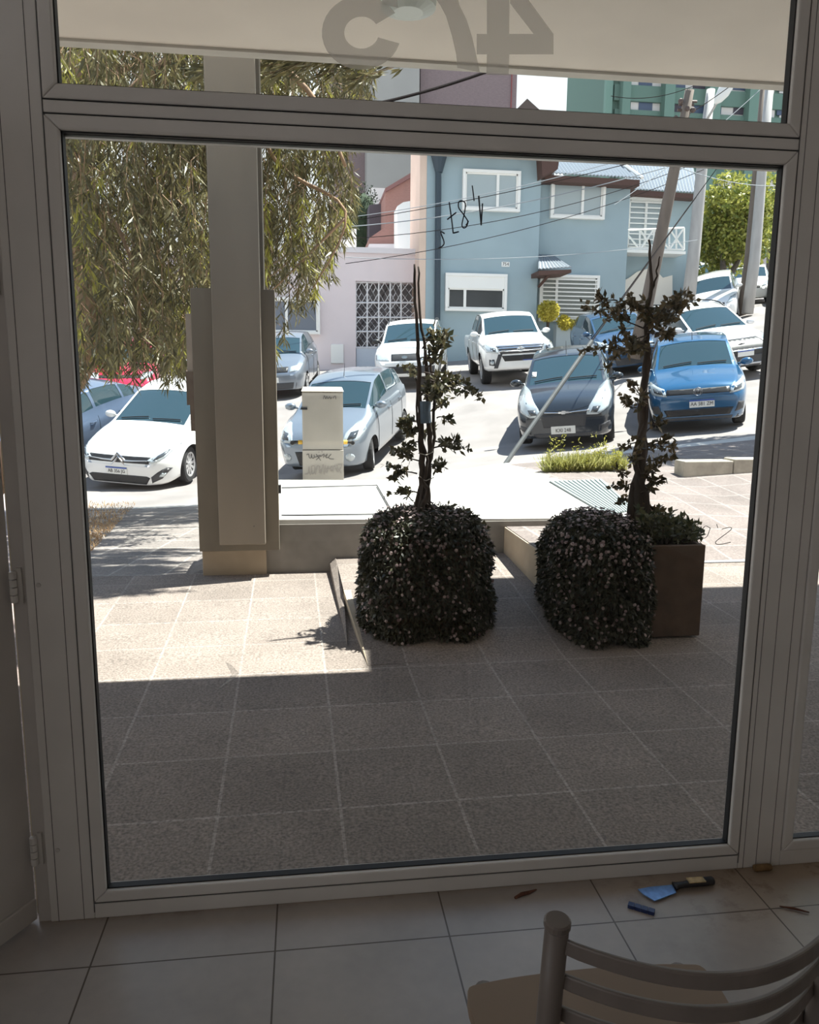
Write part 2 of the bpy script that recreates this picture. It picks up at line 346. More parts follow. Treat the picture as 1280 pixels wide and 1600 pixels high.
def build_car(name, spec, loc, F, label, cat='car', group=None, detail=2, tilt=(0, 0)):
    """local frame: X forward (front bumper at +L/2), Y left, Z up, wheels touch z = 0"""
    L, Wd, H = spec['L'], spec['W'], spec['H']; hw = Wd/2
    root = empty(name, loc)
    # orientation on the sloping street
    Fv = Vector((F[0], F[1], 0)).normalized(); Lv = Vector((-Fv.y, Fv.x, 0))
    c0 = Vector(loc)
    def g(p): return gz(p.x, p.y)
    a = c0 + Fv*1.3; b = c0 - Fv*1.3; l = c0 + Lv*.75; r = c0 - Lv*.75
    fx = Vector((Fv.x, Fv.y, (g(a)-g(b))/2.6)).normalized()
    ly = Vector((Lv.x, Lv.y, (g(l)-g(r))/1.5)); ly = (ly - fx*ly.dot(fx)).normalized()
    up = fx.cross(ly)
    MM = Matrix((fx, ly, up)).transposed().to_4x4()
    zc = max(g(c0 + Fv*sx*1.25 + Lv*sy*.7) - (fx*sx*1.25 + ly*sy*.7).z for sx in (-1, 1) for sy in (-1, 1))
    root.matrix_world = Matrix.Translation((c0.x, c0.y, zc)) @ MM
    tag(root, label, cat, group)
    body_m = spec['paint']
    top = smoothed(spec['top'], .05); belt0 = smoothed(spec['belt'], .15); plan = smoothed(spec['plan'], .06)
    bot = lambda s: lin(spec['bot'], s)
    cowl, rf = spec['ws']; rr, rt = spec['rg']
    roofw = spec.get('roofw', .74)
    def section(s):
        w = hw*plan(s); zt = top(s); zb = bot(s); bl = min(belt0(s), zt-.035)
        g = min(1, max(0, (zt-bl-.03)/(H-.1-bl)))         # how much greenhouse stands here
        ew = w*(.84*(1-g) + roofw*g); ez = zt - (.03*(1-g) + spec.get('crown', .055)*g)
        ez = max(ez, bl+.005)
        P = [(0, zb), (w*.55, zb), (w*.88, zb+.01)]
        n = 10
        for k in range(n):
            t = k/(n-1); z = zb+.05 + (bl-zb-.05)*t
            bul = .945 + .055*math.sin(min(1, t*1.35)*PI/2)
            if t > .8: bul -= .045*((t-.8)/.2)**1.6
            P.append((w*bul, z))
        y0, z0 = P[-1]
        for t in (.07, .3, .6, .92, 1.0):
            cv = .018*math.sin(t*PI)*g
            P.append((y0*.985 + (ew-y0*.985)*t + cv, z0+.006 + (ez-z0-.006)*t))
        for t in (.07, .3, .55, .8, 1.0):
            P.append((ew*(1-t), ez + (zt-ez)*(1-(1-t)**2.2)))
        return P
    # stations
    st = [0, .03, .08]
    s = .14
    while s < L-.1: st.append(s); s += .062
    st += [L-.08, L-.03, L]
    for x in (cowl, rf, rr, rt): st.append(x)
    for a, b in spec['glass']: st += [a, b]
    st = sorted(st); st = [x for i, x in enumerate(st) if i == 0 or x - st[i-1] > .012]
    X = lambda s: L/2 - s
    bm = bmesh.new(); grid = []
    for s in st:
        row = {}
        P = section(s)
        for k, (y, z) in enumerate(P):
            if k == 0 or k == len(P)-1: v = bm.verts.new((X(s), 0, z)); row[(k, 1)] = row[(k, -1)] = v
            else:
                row[(k, 1)] = bm.verts.new((X(s), y, z)); row[(k, -1)] = bm.verts.new((X(s), -y, z))
        grid.append(row)
    NP = len(section(1.0))
    info = {}
    for i in range(len(st)-1):
        sm = (st[i]+st[i+1])/2
        for k in range(NP-1):
            for sg in (1, -1):
                q = [grid[i][(k, sg)], grid[i+1][(k, sg)], grid[i+1][(k+1, sg)], grid[i][(k+1, sg)]]
                if sg < 0: q = q[::-1]
                try: f = bm.faces.new(q)
                except ValueError: continue
                info[f] = (sm, k, sg)
    for i in (0, len(st)-1):             # end caps
        for k in range(0, NP-1):
            a = [grid[i][(k, 1)], grid[i][(k+1, 1)], grid[i][(k+1, -1)], grid[i][(k, -1)]]
            if k == 0: a = [grid[i][(0, 1)], grid[i][(1, 1)], grid[i][(1, -1)]]
            elif k == NP-2: a = [grid[i][(k, 1)], grid[i][(NP-1, 1)], grid[i][(k, -1)]]
            if i: a = a[::-1]
            try: bm.faces.new(a)
            except ValueError: pass
    bmesh.ops.recalc_face_normals(bm, faces=bm.faces[:])
    bvh = BVHTree.FromBMesh(bm)
    # glass faces
    K0 = 12                               # index of the belt point
    parts = {}
    for f, (sm, k, sg) in info.items():
        zt = top(sm); bl = min(belt0(sm), zt-.035)
        if cowl+.03 < sm < rf-.02 and k >= K0+6: parts.setdefault('windshield', []).append(f)
        elif rr+.03 < sm < rt-.03 and k >= K0+6 and spec.get('rear_glass', True): parts.setdefault('rear_window', []).append(f)
        elif K0+1 < k < K0+5 - (0 if zt-bl > .22 else 0) and zt-bl > .15:
            for j, (a, b) in enumerate(spec['glass']):
                if a < sm < b and k in (K0+2, K0+3, K0+4): parts.setdefault(('side_window', j, sg), []).append(f)
    for key, fs in parts.items():
        nm = key if isinstance(key, str) else key[0]
        b2 = bmesh.new(); vm = {}
        for f in fs:
            vs = []
            for v in f.verts:
                if v not in vm: vm[v] = b2.verts.new(v.co)
                vs.append(vm[v])
            b2.faces.new(vs)
        b2.normal_update()
        for v in b2.verts: v.co = v.co - v.normal*.006
        obj(nm, b2, spec.get('glassm', carglass), root, smooth=True, recalc=False)
    dead = [f for fs in parts.values() for f in fs]
    # wheel arches
    R = spec['r']; ax = [spec['fo'], spec['fo']+spec['wb']]; ar = R*1.13
    arch_d = []
    for f, (sm, k, sg) in info.items():
        c = f.calc_center_median()
        if abs(c.y) > hw*.45 and k <= K0:
            for a in ax:
                if (c.x-X(a))**2 + (c.z-R)**2 < ar**2: arch_d.append(f)
    keep = set()
    for f in arch_d:
        for v in f.verts: keep.add(v)
    bmesh.ops.delete(bm, geom=list(set(dead + arch_d)), context='FACES_ONLY')
    for v in keep:
        if v.is_valid and v.link_faces and abs(v.co.y) > hw*.6:
            for a in ax:
                d = Vector((v.co.x-X(a), v.co.z-R))
                if d.length < ar*1.3:
                    d = d.normalized()*ar; v.co.x = X(a)+d.x; v.co.z = max(R+d.y, .16)
    for v in [v for v in bm.verts if not v.link_faces]: bm.verts.remove(v)
    body = obj('body', bm, body_m, root, smooth=True, recalc=False)
    # inner hull so that nothing shows through the glass edges and arches
    bi = bmesh.new()
    box(bi, (X(L-.25), -hw*.55, bot(1)+.02), (X(.3), hw*.55, .62))
    obj('underbody', bi, black_pl, root)
    for a in ax:
        for sg in (1, -1):
            bl_ = bmesh.new(); seg = 14; ra = []
            for i in range(seg+1):
                t = PI*i/seg
                ra.append([bl_.verts.new((X(a)+ar*math.cos(t), sg*y, R+ar*math.sin(t))) for y in (hw*.50, hw*.955)])
            for i in range(seg): bl_.faces.new((ra[i][0], ra[i+1][0], ra[i+1][1], ra[i][1]))
            bl_.faces.new([q[0] for q in ra])
            obj('wheel_arch_liner', bl_, black_pl, root)
            # wheel
            tw = spec.get('tw', .19)
            Mw = Matrix.Translation((X(a), sg*(hw*.965 - tw/2), R)) @ Matrix.Rotation(-sg*PI/2, 4, 'X')
            if a == ax[0] and spec.get('steer'): Mw = Matrix.Translation((X(a), sg*(hw*.945 - tw/2), R)) @ Matrix.Rotation(spec['steer'], 4, 'Z') @ Matrix.Rotation(-sg*PI/2, 4, 'X')
            bw = bmesh.new(); rr_ = spec.get('rim', .68)*R
            lathe(bw, [(rr_, -tw*.5), (R*.93, -tw*.5), (R, -tw*.36), (R, tw*.36), (R*.93, tw*.5), (rr_, tw*.5), (rr_*.97, tw*.32)], Mw, 28)
            wh = obj('wheel', bw, tyrem, root, smooth=False)
            br_ = bmesh.new()
            lathe(br_, [(rr_*.86, tw*.2), (rr_*.88, tw*.47), (rr_*1.0, tw*.5), (rr_*.99, tw*.46), (rr_*.9, tw*.22)], Mw, 28)
            ns = spec.get('spokes', 7)
            for k in range(ns):
                Ms = Mw @ Matrix.Rotation(2*PI*k/ns, 4, 'Z')
                prism(br_, [Ms @ Vector(p) for p in ((rr_*.1, -rr_*.10, tw*.40), (rr_*.93, -rr_*.13, tw*.44), (rr_*.93, rr_*.09, tw*.44), (rr_*.1, rr_*.10, tw*.40))], (Ms.to_3x3() @ Vector((0, 0, -.03))))
            lathe(br_, [(rr_*.22, tw*.3), (rr_*.22, tw*.44), (rr_*.1, tw*.47)], Mw, 12)
            obj('rim', br_, spec.get('rimm', silver), wh)
    # patches laid on the body
    def patch(nm, poly, m, how='front', sg=1, off=.006, th=.012, mirror=False, parent=root, lab=None):
        outs = []
        for mir in ((1, -1) if mirror else (1,)):
            b3 = bmesh.new(); vs = []
            for (p, q) in poly: vs.append(b3.verts.new((p*mir if how != 'side' else p, 0, q)))
            f = b3.faces.new(vs)
            bmesh.ops.triangulate(b3, faces=[f])
            for _ in range(4):
                es = [e for e in b3.edges if e.calc_length() > .07]
                if not es: break
                bmesh.ops.subdivide_edges(b3, edges=es, cuts=1)
                bmesh.ops.triangulate(b3, faces=[f for f in b3.faces if len(f.verts) > 3])
            for v in b3.verts:
                if how == 'front': o_, d_ = Vector((L, v.co.x, v.co.z)), Vector((-1, 0, 0))
                elif how == 'rear': o_, d_ = Vector((-L, v.co.x, v.co.z)), Vector((1, 0, 0))
                elif how == 'top': o_, d_ = Vector((X(v.co.z), v.co.x, 3)), Vector((0, 0, -1))
                else: o_, d_ = Vector((X(v.co.x), sg*mir*3, v.co.z)), Vector((0, -sg*mir, 0))
                h = bvh.ray_cast(o_, d_)
                if h[0] is None: h = bvh.find_nearest(o_ + d_*(L/2 if how in ('front', 'rear') else 2.2))
                n_ = h[1]
                if n_.dot(d_) > 0: n_ = -n_
                v.co = h[0] + n_*off
            bmesh.ops.remove_doubles(b3, verts=b3.verts[:], dist=.0005)
            bmesh.ops.recalc_face_normals(b3, faces=b3.faces[:])
            fs = b3.faces[:]
            if fs:
                nn = sum((f.normal*f.calc_area() for f in fs), Vector()); 
                if nn.dot(d_) > 0:
                    for f in fs: f.normal_flip()
            o = obj(nm, b3, m, parent, smooth=True, recalc=False)
            if lab: o['label'] = lab
            sd = o.modifiers.new('thickness', 'SOLIDIFY'); sd.thickness = th; sd.offset = -1
            outs.append(o)
        return outs
    def fx_at(y, z): 
        h = bvh.ray_cast(Vector((L, y, z)), Vector((-1, 0, 0))); return h[0].x if h[0] else L/2
    for pt in spec['patches']:
        kw = dict(pt[3]) if len(pt) > 3 else {}
        patch(pt[0], pt[1], pt[2], **kw)
    # number plate
    if spec.get('plate'):
        y_, z_, txt, old = spec['plate']
        x_ = max(fx_at(y_-.15, z_), fx_at(y_+.15, z_), fx_at(y_, z_)) + .012
        pl = obj('license_plate', BX(((x_-.01, y_-.20, z_-.065), (x_, y_+.20, z_+.065))), platem, root)
        Mt = Matrix.Translation((x_+.002, y_, z_-.008)) @ Matrix.Rotation(PI/2, 4, 'Z') @ Matrix.Rotation(PI/2, 4, 'X')
        if txt: text_mesh('plate_lettering', txt, .088, Mt @ Matrix.Diagonal((.86, 1, 1, 1)), platet, pl)
        if not old: obj('plate_band', BX(((x_-.002, y_-.20, z_+.04), (x_+.002, y_+.20, z_+.065))), plateb, pl)
    # emblem
    em = spec.get('emblem')
    if em:
        kind, z_, sz = em; x_ = max(fx_at(0, z_), fx_at(.05, z_), fx_at(0, z_-sz*.8)) + (.016 if kind != 'chevrons' else .012)
        be = bmesh.new()
        T = lambda y, z: Vector((x_, y*sz, z_+z*sz))
        circ = lambda ry, rz, n=20, cz=0: [T(ry*math.cos(2*PI*k/n), cz+rz*math.sin(2*PI*k/n)) for k in range(n+1)]
        if kind == 'ring':
            tube(be, circ(1, 1), sz*.10, 6); tube(be, [T(-.42, .85), T(-.2, .1), T(0, .5), T(.2, .1), T(.42, .85)], sz*.09, 6)
            tube(be, [T(-.85, .35), T(-.42, -.75), T(0, .05), T(.42, -.75), T(.85, .35)], sz*.09, 6)
        elif kind == 'ovals':
            tube(be, circ(1.3, .85), sz*.10, 6); tube(be, circ(.42, .8, cz=.0), sz*.08, 6); tube(be, circ(.95, .33, cz=.42), sz*.08, 6)
        elif kind == 'oval_h':
            tube(be, circ(1.4, .8), sz*.10, 6); tube(be, [T(-.55, .55), T(-.7, -.5)], sz*.1, 6); tube(be, [T(.7, .5), T(.55, -.55)], sz*.1, 6); tube(be, [T(-.6, -.05), T(.6, .05)], sz*.1, 6)
        elif kind == 'cross':
            prism(be, [T(*q) for q in ((-1.5, -.28), (-1.5, .28), (-.5, .28), (-.5, .5), (.6, .5), (.6, .28), (1.5, .28), (1.5, -.28), (.5, -.28), (.5, -.5), (-.6, -.5), (-.6, -.28))], (.01, 0, 0))
        elif kind == 'oval':
            prism(be, circ(1.5, .7)[:-1], (.01, 0, 0))
        elif kind == 'chevrons':
            for dz in (.28, -.32):
                tube(be, [T(-4.3, dz-.1), T(-2.2, dz-.25), T(-.95, dz-.25), T(0, dz+.75), T(.95, dz-.25), T(2.2, dz-.25), T(4.3, dz-.1)], [sz*.07, sz*.13, sz*.17, sz*.17, sz*.17, sz*.13, sz*.07], 6)
            for v in be.verts: v.co.x = fx_at(v.co.y, z_) + .014 + (v.co.x - x_)
        obj('emblem', be, chrome, root)
    # mirrors
    ms, mz = spec['mir']
    for sg in (1, -1):
        h = bvh.ray_cast(Vector((X(ms), sg*3, mz)), Vector((0, -sg, 0))); y0 = h[0].y if h[0] else sg*hw*.9
        bmm = bmesh.new()
        tube(bmm, [(X(ms), y0-sg*.03, mz), (X(ms)+.01, y0+sg*.07, mz+.01)], .022, 6)
        for i in range(2): pass
        bmesh.ops.create_icosphere(bmm, subdivisions=2, radius=1, matrix=Matrix.Translation((X(ms)+.02, y0+sg*.14, mz+.035)) @ Matrix.Diagonal((.065, .11, .07, 1)))
        o = obj('side_mirror', bmm, spec.get('mirm', body_m), root, smooth=True)
    if detail >= 1:
        for y0, y1 in ((-.55, -.05), (.05, .55)):  # wipers lie at the foot of the windshield
            bw = bmesh.new(); pts = []
            for t in (0, .33, .66, 1):
                y = (y0 + (y1-y0)*t)*hw/.85; s_ = cowl + .06 + .05*t
                h = bvh.ray_cast(Vector((X(s_), y, 3)), Vector((0, 0, -1)))
                if h[0]: pts.append(h[0] + Vector((0, 0, .018)))
            if len(pts) > 1: tube(bw, pts, .011, 5); obj('wiper', bw, black_pl, root)
        # door seams and handles
        for sg in (1, -1):
            for sd_ in spec['seams']:
                bs = bmesh.new(); pts = []
                for t in range(9):
                    z = bot(2)+.12 + (belt0(sd_) - bot(2) - .14)*t/8
                    h = bvh.ray_cast(Vector((X(sd_), sg*3, z)), Vector((0, -sg, 0)))
                    if h[0]: pts.append(h[0] + h[1]*.001)
                if len(pts) > 2: tube(bs, pts, .005, 4); obj('door_seam', bs, black_pl, root)
            for hs in spec['handles']:
                z = belt0(hs)-.09; pts = []
                for ds in (-.08, -.05, .05, .08):
                    h = bvh.ray_cast(Vector((X(hs+ds), sg*3, z)), Vector((0, -sg, 0)))
                    if h[0]: pts.append(h[0] + Vector((0, sg*(.028 if abs(ds) < .07 else .0), 0)))
                if len(pts) == 4:
                    bh = bmesh.new(); tube(bh, pts, .013, 6); obj('door_handle', bh, spec.get('handm', body_m), root)
    if spec.get('rails'):
        a, b = spec['rails']
        for sg in (1, -1):
            pts = []
            for t in range(9):
                s_ = a + (b-a)*t/8; y = sg*hw*roofw*.93
                h = bvh.ray_cast(Vector((X(s_), y, 3)), Vector((0, 0, -1)))
                if h[0]: pts.append(h[0] + Vector((0, 0, .045 if 0 < t < 8 else .0)))
            brr = bmesh.new(); tube(brr, pts, .016, 6); obj('roof_rail', brr, black_pl, root)
    if spec.get('antenna'):
        s_ = spec['antenna']; z = top(s_)
        obj('antenna', TB([(X(s_), 0, z-.01), (X(s_)-.12, 0, z+.22)], [.007, .003], 5), black_pl, root)
    return root

HATCH = dict(L=3.9, W=1.66, H=1.50, fo=.78, wb=2.44, r=.285, ws=(.98, 1.72), rg=(3.42, 3.78),
    top=[(-.05, .50), (0, .60), (.06, .70), (.2, .79), (.5, .89), (.9, .98), (1.0, 1.02), (1.75, 1.42), (2.2, 1.49), (2.9, 1.48), (3.4, 1.40), (3.78, .98), (3.87, .85), (3.92, .7)],
    belt=[(0, .62), (.5, .82), (1.0, .92), (3.0, .98), (3.9, 1.0)],
    plan=[(-.1, .60), (0, .72), (.05, .82), (.15, .90), (.4, .97), (.8, 1.0), (3.0, 1.0), (3.6, .95), (3.85, .86), (3.92, .78), (4.0, .7)],
    bot=[(0, .24), (.3, .19), (3.5, .2), (3.9, .30)], glass=[(1.12, 2.15), (2.22, 3.0), (3.06, 3.36)], mir=(1.22, 1.0), seams=(1.15, 2.18, 3.0), handles=(2.0, 2.85), patches=[])
def variant(base, **kw):
    d = dict(base); d.update(kw); return d
def stretch(base, fL=1.0, fH=1.0, **kw):
    d = dict(base)
    sc = lambda tab, a, b: [(s*a, z*b) for s, z in tab]
    d['top'] = sc(base['top'], fL, fH); d['belt'] = sc(base['belt'], fL, fH); d['plan'] = sc(base['plan'], fL, 1); d['bot'] = sc(base['bot'], fL, 1)
    for k in ('L', 'fo', 'wb'): d[k] = base[k]*fL
    d['H'] = base['H']*fH
    for k in ('ws', 'rg', 'seams', 'handles'): d[k] = tuple(v*fL for v in base[k])
    d['glass'] = [(a*fL, b*fL) for a, b in base['glass']]; d['mir'] = (base['mir'][0]*fL, base['mir'][1]*fH)
    d.update(kw); return d
# ================================================================== THE ROOM
def struct(o, kind='structure'): o['kind'] = kind; return o
struct(obj('floor', BX(((-2.4, -5.2, -.12), (3.9, .02, 0))), floorm))
struct(obj('ceiling', BX(((-2.4, -5.2, 3.0), (3.9, .03, 3.12))), plaster))
# left shop wall, out of view; its wide opening is added for daylight
struct(obj('wall_left', BX(((-2.5, -5.2, 0), (-2.4, .03, .7)), ((-2.5, -5.2, 2.7), (-2.4, .03, 3.0)), ((-2.5, -5.2, .7), (-2.4, -4.7, 2.7)), ((-2.5, -1.6, .7), (-2.4, .03, 2.7))), plaster))
struct(obj('wall_right', BX(((3.9, -5.2, 0), (4.0, .03, 3.0))), plaster))
struct(obj('wall_back', BX(((-2.4, -5.3, 0), (3.9, -5.2, 3.0))), plaster))
struct(obj('wall_front', BX(((-2.4, -.03, 0), (-1.05, .06, 3.0)), ((-1.05, -.03, 2.90), (3.9, .06, 3.12)), ((3.25, -.03, 0), (3.9, .06, 3.0))), plaster))

def mitred(name, x0, z0, x1, z1, w, y0, y1, m, parent, bevel=.004):
    """four mitred bars round an opening; outer rect given, bar width w"""
    bm = bmesh.new()
    o = [(x0, z0), (x1, z0), (x1, z1), (x0, z1)]; i = [(x0+w, z0+w), (x1-w, z0+w), (x1-w, z1-w), (x0+w, z1-w)]
    for k in range(4):
        a, b, c, d = o[k], o[(k+1) % 4], i[(k+1) % 4], i[k]
        g = .0006
        prism(bm, [(p[0], y0, p[1]) for p in (a, b, c, d)], (0, y1-y0, 0))
    return obj(name, bm, m, parent, bevel=bevel)
win = struct(empty('window_1'))
# outer frame members, inner face at y = 0, a little forward of the sashes
fr = obj('window_frame', BX(((-.150, -.012, .0), (-.031, .06, 2.9)), ((1.907, -.012, .0), (2.050, .06, 2.9)),
    ((-.031, -.012, 2.129), (1.907, .06, 2.158)), ((-.031, -.012, 2.86), (1.907, .06, 2.9)), ((-.031, -.012, .0), (1.907, .06, .045))), upvc, win, bevel=.003)
for nm, xs in (('frame_groove', (-.128, -.060, 1.925, 1.968, 2.018)),):
    for x in xs: obj('frame_groove', BX(((x-.0009, -.0126, .0), (x+.0009, -.010, 2.88))), groovem, win)
for z in (2.1275, 2.1590): obj('frame_groove', BX(((-.031, -.0130, z-.0010), (1.907, -.010, z+.0010))), gasket, win)
for x in (-.0315, 1.9075): obj('frame_groove', BX(((x-.0010, -.0130, .02), (x+.0010, -.010, 2.86))), groovem, win)
obj('frame_groove', BX(((-.031, -.0130, .0468), (1.907, -.010, .0485))), groovem, win)
mitred('glazing_bead', -.030, .050, 1.906, 2.126, .0345, -.016, .03, upvc, win, .005)
mitred('glazing_bead', -.030, 2.160, 1.906, 2.86, .0345, -.016, .03, upvc, win, .005)
mitred('glazing_gasket', .0045, .0845, 1.8715, 2.0915, .0035, -.004, .02, gasket, win, 0)
mitred('glazing_gasket', .0045, 2.1945, 1.8715, 2.8255, .0035, -.004, .02, gasket, win, 0)
obj('spacer_seal', BX(((.004, .013, 2.083), (1.872, .03, 2.0925))), mat('spacer_metal', (.6, .58, .55), .4), win)
pn = obj('window_pane', BX(((.006, .006, .086), (1.870, .012, 2.090))), pane, win)
tp = obj('transom_pane', BX(((.006, .006, 2.196), (1.870, .012, 2.824))), pane, win)

# street number in frosted film on the transom, read from outside
def onpane(poly, m, name, parent, y=.0045, th=.001):
    bm = bmesh.new(); prism(bm, [Vector((PY(u, v, y).x, y, PY(u, v, y).z)) for u, v in poly], (0, -th, 0)); return obj(name, bm, m, parent)
def ringpoly(cx, cy, ro, ri, a0, a1, n=28):
    out = [(cx + ro[0]*math.cos(a0+(a1-a0)*k/n), cy - ro[1]*math.sin(a0+(a1-a0)*k/n)) for k in range(n+1)]
    inn = [(cx + ri[0]*math.cos(a0+(a1-a0)*(1-k/n)), cy - ri[1]*math.sin(a0+(a1-a0)*(1-k/n))) for k in range(n+1)]
    return out, inn
def strip_obj(name, A, B, m, parent, y=.0045, th=.001):
    bm = bmesh.new()
    P = lambda q, yy: Vector((PY(q[0], q[1], y).x, yy, PY(q[0], q[1], y).z))
    for a, b, c, d in zip(A, A[1:], B[1:], B): 
        vs = [bm.verts.new(P(q, y)) for q in (a, b, c, d)] ; bm.faces.new(vs)
    bmesh.ops.remove_doubles(bm, verts=bm.verts[:], dist=1e-5)
    return bm
bm = bmesh.new()
o_, i_ = ringpoly(565, 51, (62, 58), (27, 25), math.radians(32), math.radians(343))
b5 = strip_obj('x', o_, i_[::-1], frost, tp)
vs = [b5.verts.new(Vector((PY(u, v, .0045).x, .0045, PY(u, v, .0045).z))) for u, v in ((598, 8), (622, 12), (612, -95), (588, -95))]; b5.faces.new(vs)
vs = [b5.verts.new(Vector((PY(u, v, .0045).x, .0045, PY(u, v, .0045).z))) for u, v in ((500, -95), (588, -95), (590, -60), (500, -60))]; b5.faces.new(vs)
obj('frosted_numeral', b5, frost, tp)['label'] = 'frosted number 5 seen from behind'
b7 = strip_obj('x', [(640, -95), (668, -20), (688, 8), (697, 25), (706, 55), (713, 85), (715, 106)], [(700, -95), (712, -20), (718, 8), (729, 30), (738, 58), (744, 85), (750, 113)], frost, tp)
vs = [b7.verts.new(Vector((PY(u, v, .0045).x, .0045, PY(u, v, .0045).z))) for u, v in ((640, -95), (745, -95), (745, -130), (640, -130))]; b7.faces.new(vs)
obj('frosted_numeral', b7, frost, tp)['label'] = 'frosted number 7 seen from behind'
b4 = bmesh.new()
for poly in (((761, -110), (797, -110), (796, 53), (761, 53)), ((745, 53), (865, 53), (865, 85), (745, 85)), ((761, 85), (796, 85), (795, 118), (760, 117)), ((797, -40), (797, 5), (834, 53), (865, 53))):
    b4.faces.new([b4.verts.new(Vector((PY(u, v, .0045).x, .0045, PY(u, v, .0045).z))) for u, v in poly])
obj('frosted_numeral', b4, frost, tp)['label'] = 'frosted number 4 seen from behind'

# measurements written on the outside of the glass
def stroke(bm, pts, r, y=.0125):
    q = [PY(u, v, y) for u, v in pts]; q = smooth_curve(q, 5) if len(q) > 2 else q
    tube(bm, q, r, 5)
b = bmesh.new()
stroke(b, [(702, 316), (706, 345), (708, 362), (709, 364), (717, 362)], .0019); stroke(b, [(699, 343), (713, 332)], .0019)
stroke(b, [(728, 352), (731, 346), (725, 336), (717, 325), (717, 316), (722, 314), (727, 318), (726, 332), (722, 350), (724, 356), (729, 354), (732, 345)], .0017)
stroke(b, [(738, 290), (741, 314)], .0017); stroke(b, [(748, 306), (752, 352)], .0022); stroke(b, [(754, 318), (752, 352)], .0020)
stroke(b, [(695, 365), (690, 362), (689, 364), (694, 378), (692, 384), (685, 388)], .0018)
obj('handwritten_measurement', b, marker, pn)['label'] = 'figure 1,87 in dark marker, seen from behind'
b = bmesh.new()
stroke(b, [(1096, 822), (1089, 841)], .0009); stroke(b, [(1110, 825), (1102, 822), (1096, 833), (1098, 841), (1105, 838), (1110, 825)], .0010)
stroke(b, [(1120, 819), (1122, 825)], .0010); stroke(b, [(1128, 827), (1140, 824), (1142, 828), (1120, 845), (1120, 850), (1130, 850), (1142, 847)], .0011)
obj('handwritten_measurement', b, marker2, pn)['label'] = 'figure 2,01 in thin grey strokes, seen from behind'
b = bmesh.new()
vsm = [(352, 1034), (360, 1037), (374, 1052), (368, 1058), (346, 1074), (340, 1077), (352, 1066), (362, 1054)]
b.faces.new([b.verts.new(PY(u, v, .0125)) for u, v in vsm]); obj('smudge', b, smear, pn)['label'] = 'pale arrow-shaped smudge on the glass'

# right-hand bay
w2 = struct(empty('window_2'))
mitred('glazing_bead', 2.052, .050, 3.25, 2.126, .0345, -.016, .03, upvc, w2, .005)
mitred('glazing_bead', 2.052, 2.160, 3.25, 2.86, .0345, -.016, .03, upvc, w2, .005)
obj('window_frame', BX(((2.050, -.012, 2.126), (3.25, .06, 2.160)), ((2.050, -.012, 0), (3.25, .06, .050)), ((2.05, -.012, 2.86), (3.25, .06, 2.9))), upvc, w2, bevel=.003)
mitred('glazing_gasket', 2.0865, .0845, 3.2155, 2.0915, .0035, -.004, .02, gasket, w2, 0)
obj('window_pane', BX(((2.088, .006, .086), (3.214, .012, 2.090)), ((2.088, .006, 2.196), (3.214, .012, 2.824))), pane, w2)

# door that stands open on the left
dr = struct(empty('door_1', (-.188, .004, 0), (0, 0, math.radians(59))))
obj('door_leaf', BX(((-.86, .0, .012), (-.004, .04, 2.12))), upvc_dirty, dr, bevel=.004)
obj('bottom_rail', BX(((-.86, -.010, .012), (-.01, .0, .075))), upvc_dirty, dr, bevel=.003)
obj('door_seal', TB([(.002, -.001, .02), (.002, -.001, 2.10)], .0040, 6), bead, dr)
struct(obj('trim_1', BX(((-.183, -.006, 0), (-.150, .06, 2.9)), ((-1.05, -.006, 2.14), (-.18, .06, 2.9))), upvc_dirty))
struct(obj('trim_2', BX(((-1.05, -.006, 0), (-.99, .06, 2.14))), upvc_dirty))
for zc in (PY(28, 918, -.02).z, PY(62, 1330, -.02).z, 1.75):
    hb = bmesh.new()
    for k in range(4): tube(hb, [(-.178, -.018, zc-.04+k*.021), (-.178, -.018, zc-.0215+k*.021)], .0095, 10)
    hg = obj('hinge', hb, upvc, dr); hg.matrix_parent_inverse = dr.matrix_basis.inverted()
    bp_ = obj('hinge_plate', BX(((-.170, -.014, zc-.045), (-.158, -.005, zc+.05))), upvc_dirty, hg)
for zc in (PY(73, 915, -.02).z, PY(103, 1330, -.02).z):
    cp = bmesh.new(); lathe(cp, [(.006, 0), (.006, .002)], Matrix.Translation((-.118, -.0125, zc)) @ Matrix.Rotation(PI/2, 4, 'X'), 12); obj('screw_cap', cp, upvc_dirty, win)

# ------------------------------------------------------------------ things on the floor
ch = tag(empty('chair', (1.070, -1.07, 0)), 'taupe chair with curved horizontal back slats, facing the window', 'chair')
chm = mat('taupe_chair_paint', (.18, .155, .14), .42, var=.1, scale=20, stretch=(1, 1, .2)); seatm = mat('beige_seat', (.25, .18, .125), .55, var=.08, scale=4)
def cpost(sx):
    return TB([(sx*.205, -.05, 0), (sx*.200, -.10, .25), (sx*.195, -.13, .45), (sx*.192, -.17, .68), (sx*.192, -.190, .845)], [.012, .013, .015, .0155, .015], 16)
for sx in (-1, 1):
    o = obj('back_post', cpost(sx), chm, ch, smooth=True)
    b = bmesh.new(); lathe(b, [(.015, 0), (.0168, .003), (.0168, .010), (.0145, .012)], Matrix.Translation((sx*.192, -.190, .843)) @ Matrix.Rotation(math.radians(6), 4, 'X'), 20); obj('post_cap', b, chm, o)
    obj('leg', TB([(sx*.195, .21, 0), (sx*.185, .19, .43)], [.014, .018], 12), chm, ch, smooth=True)
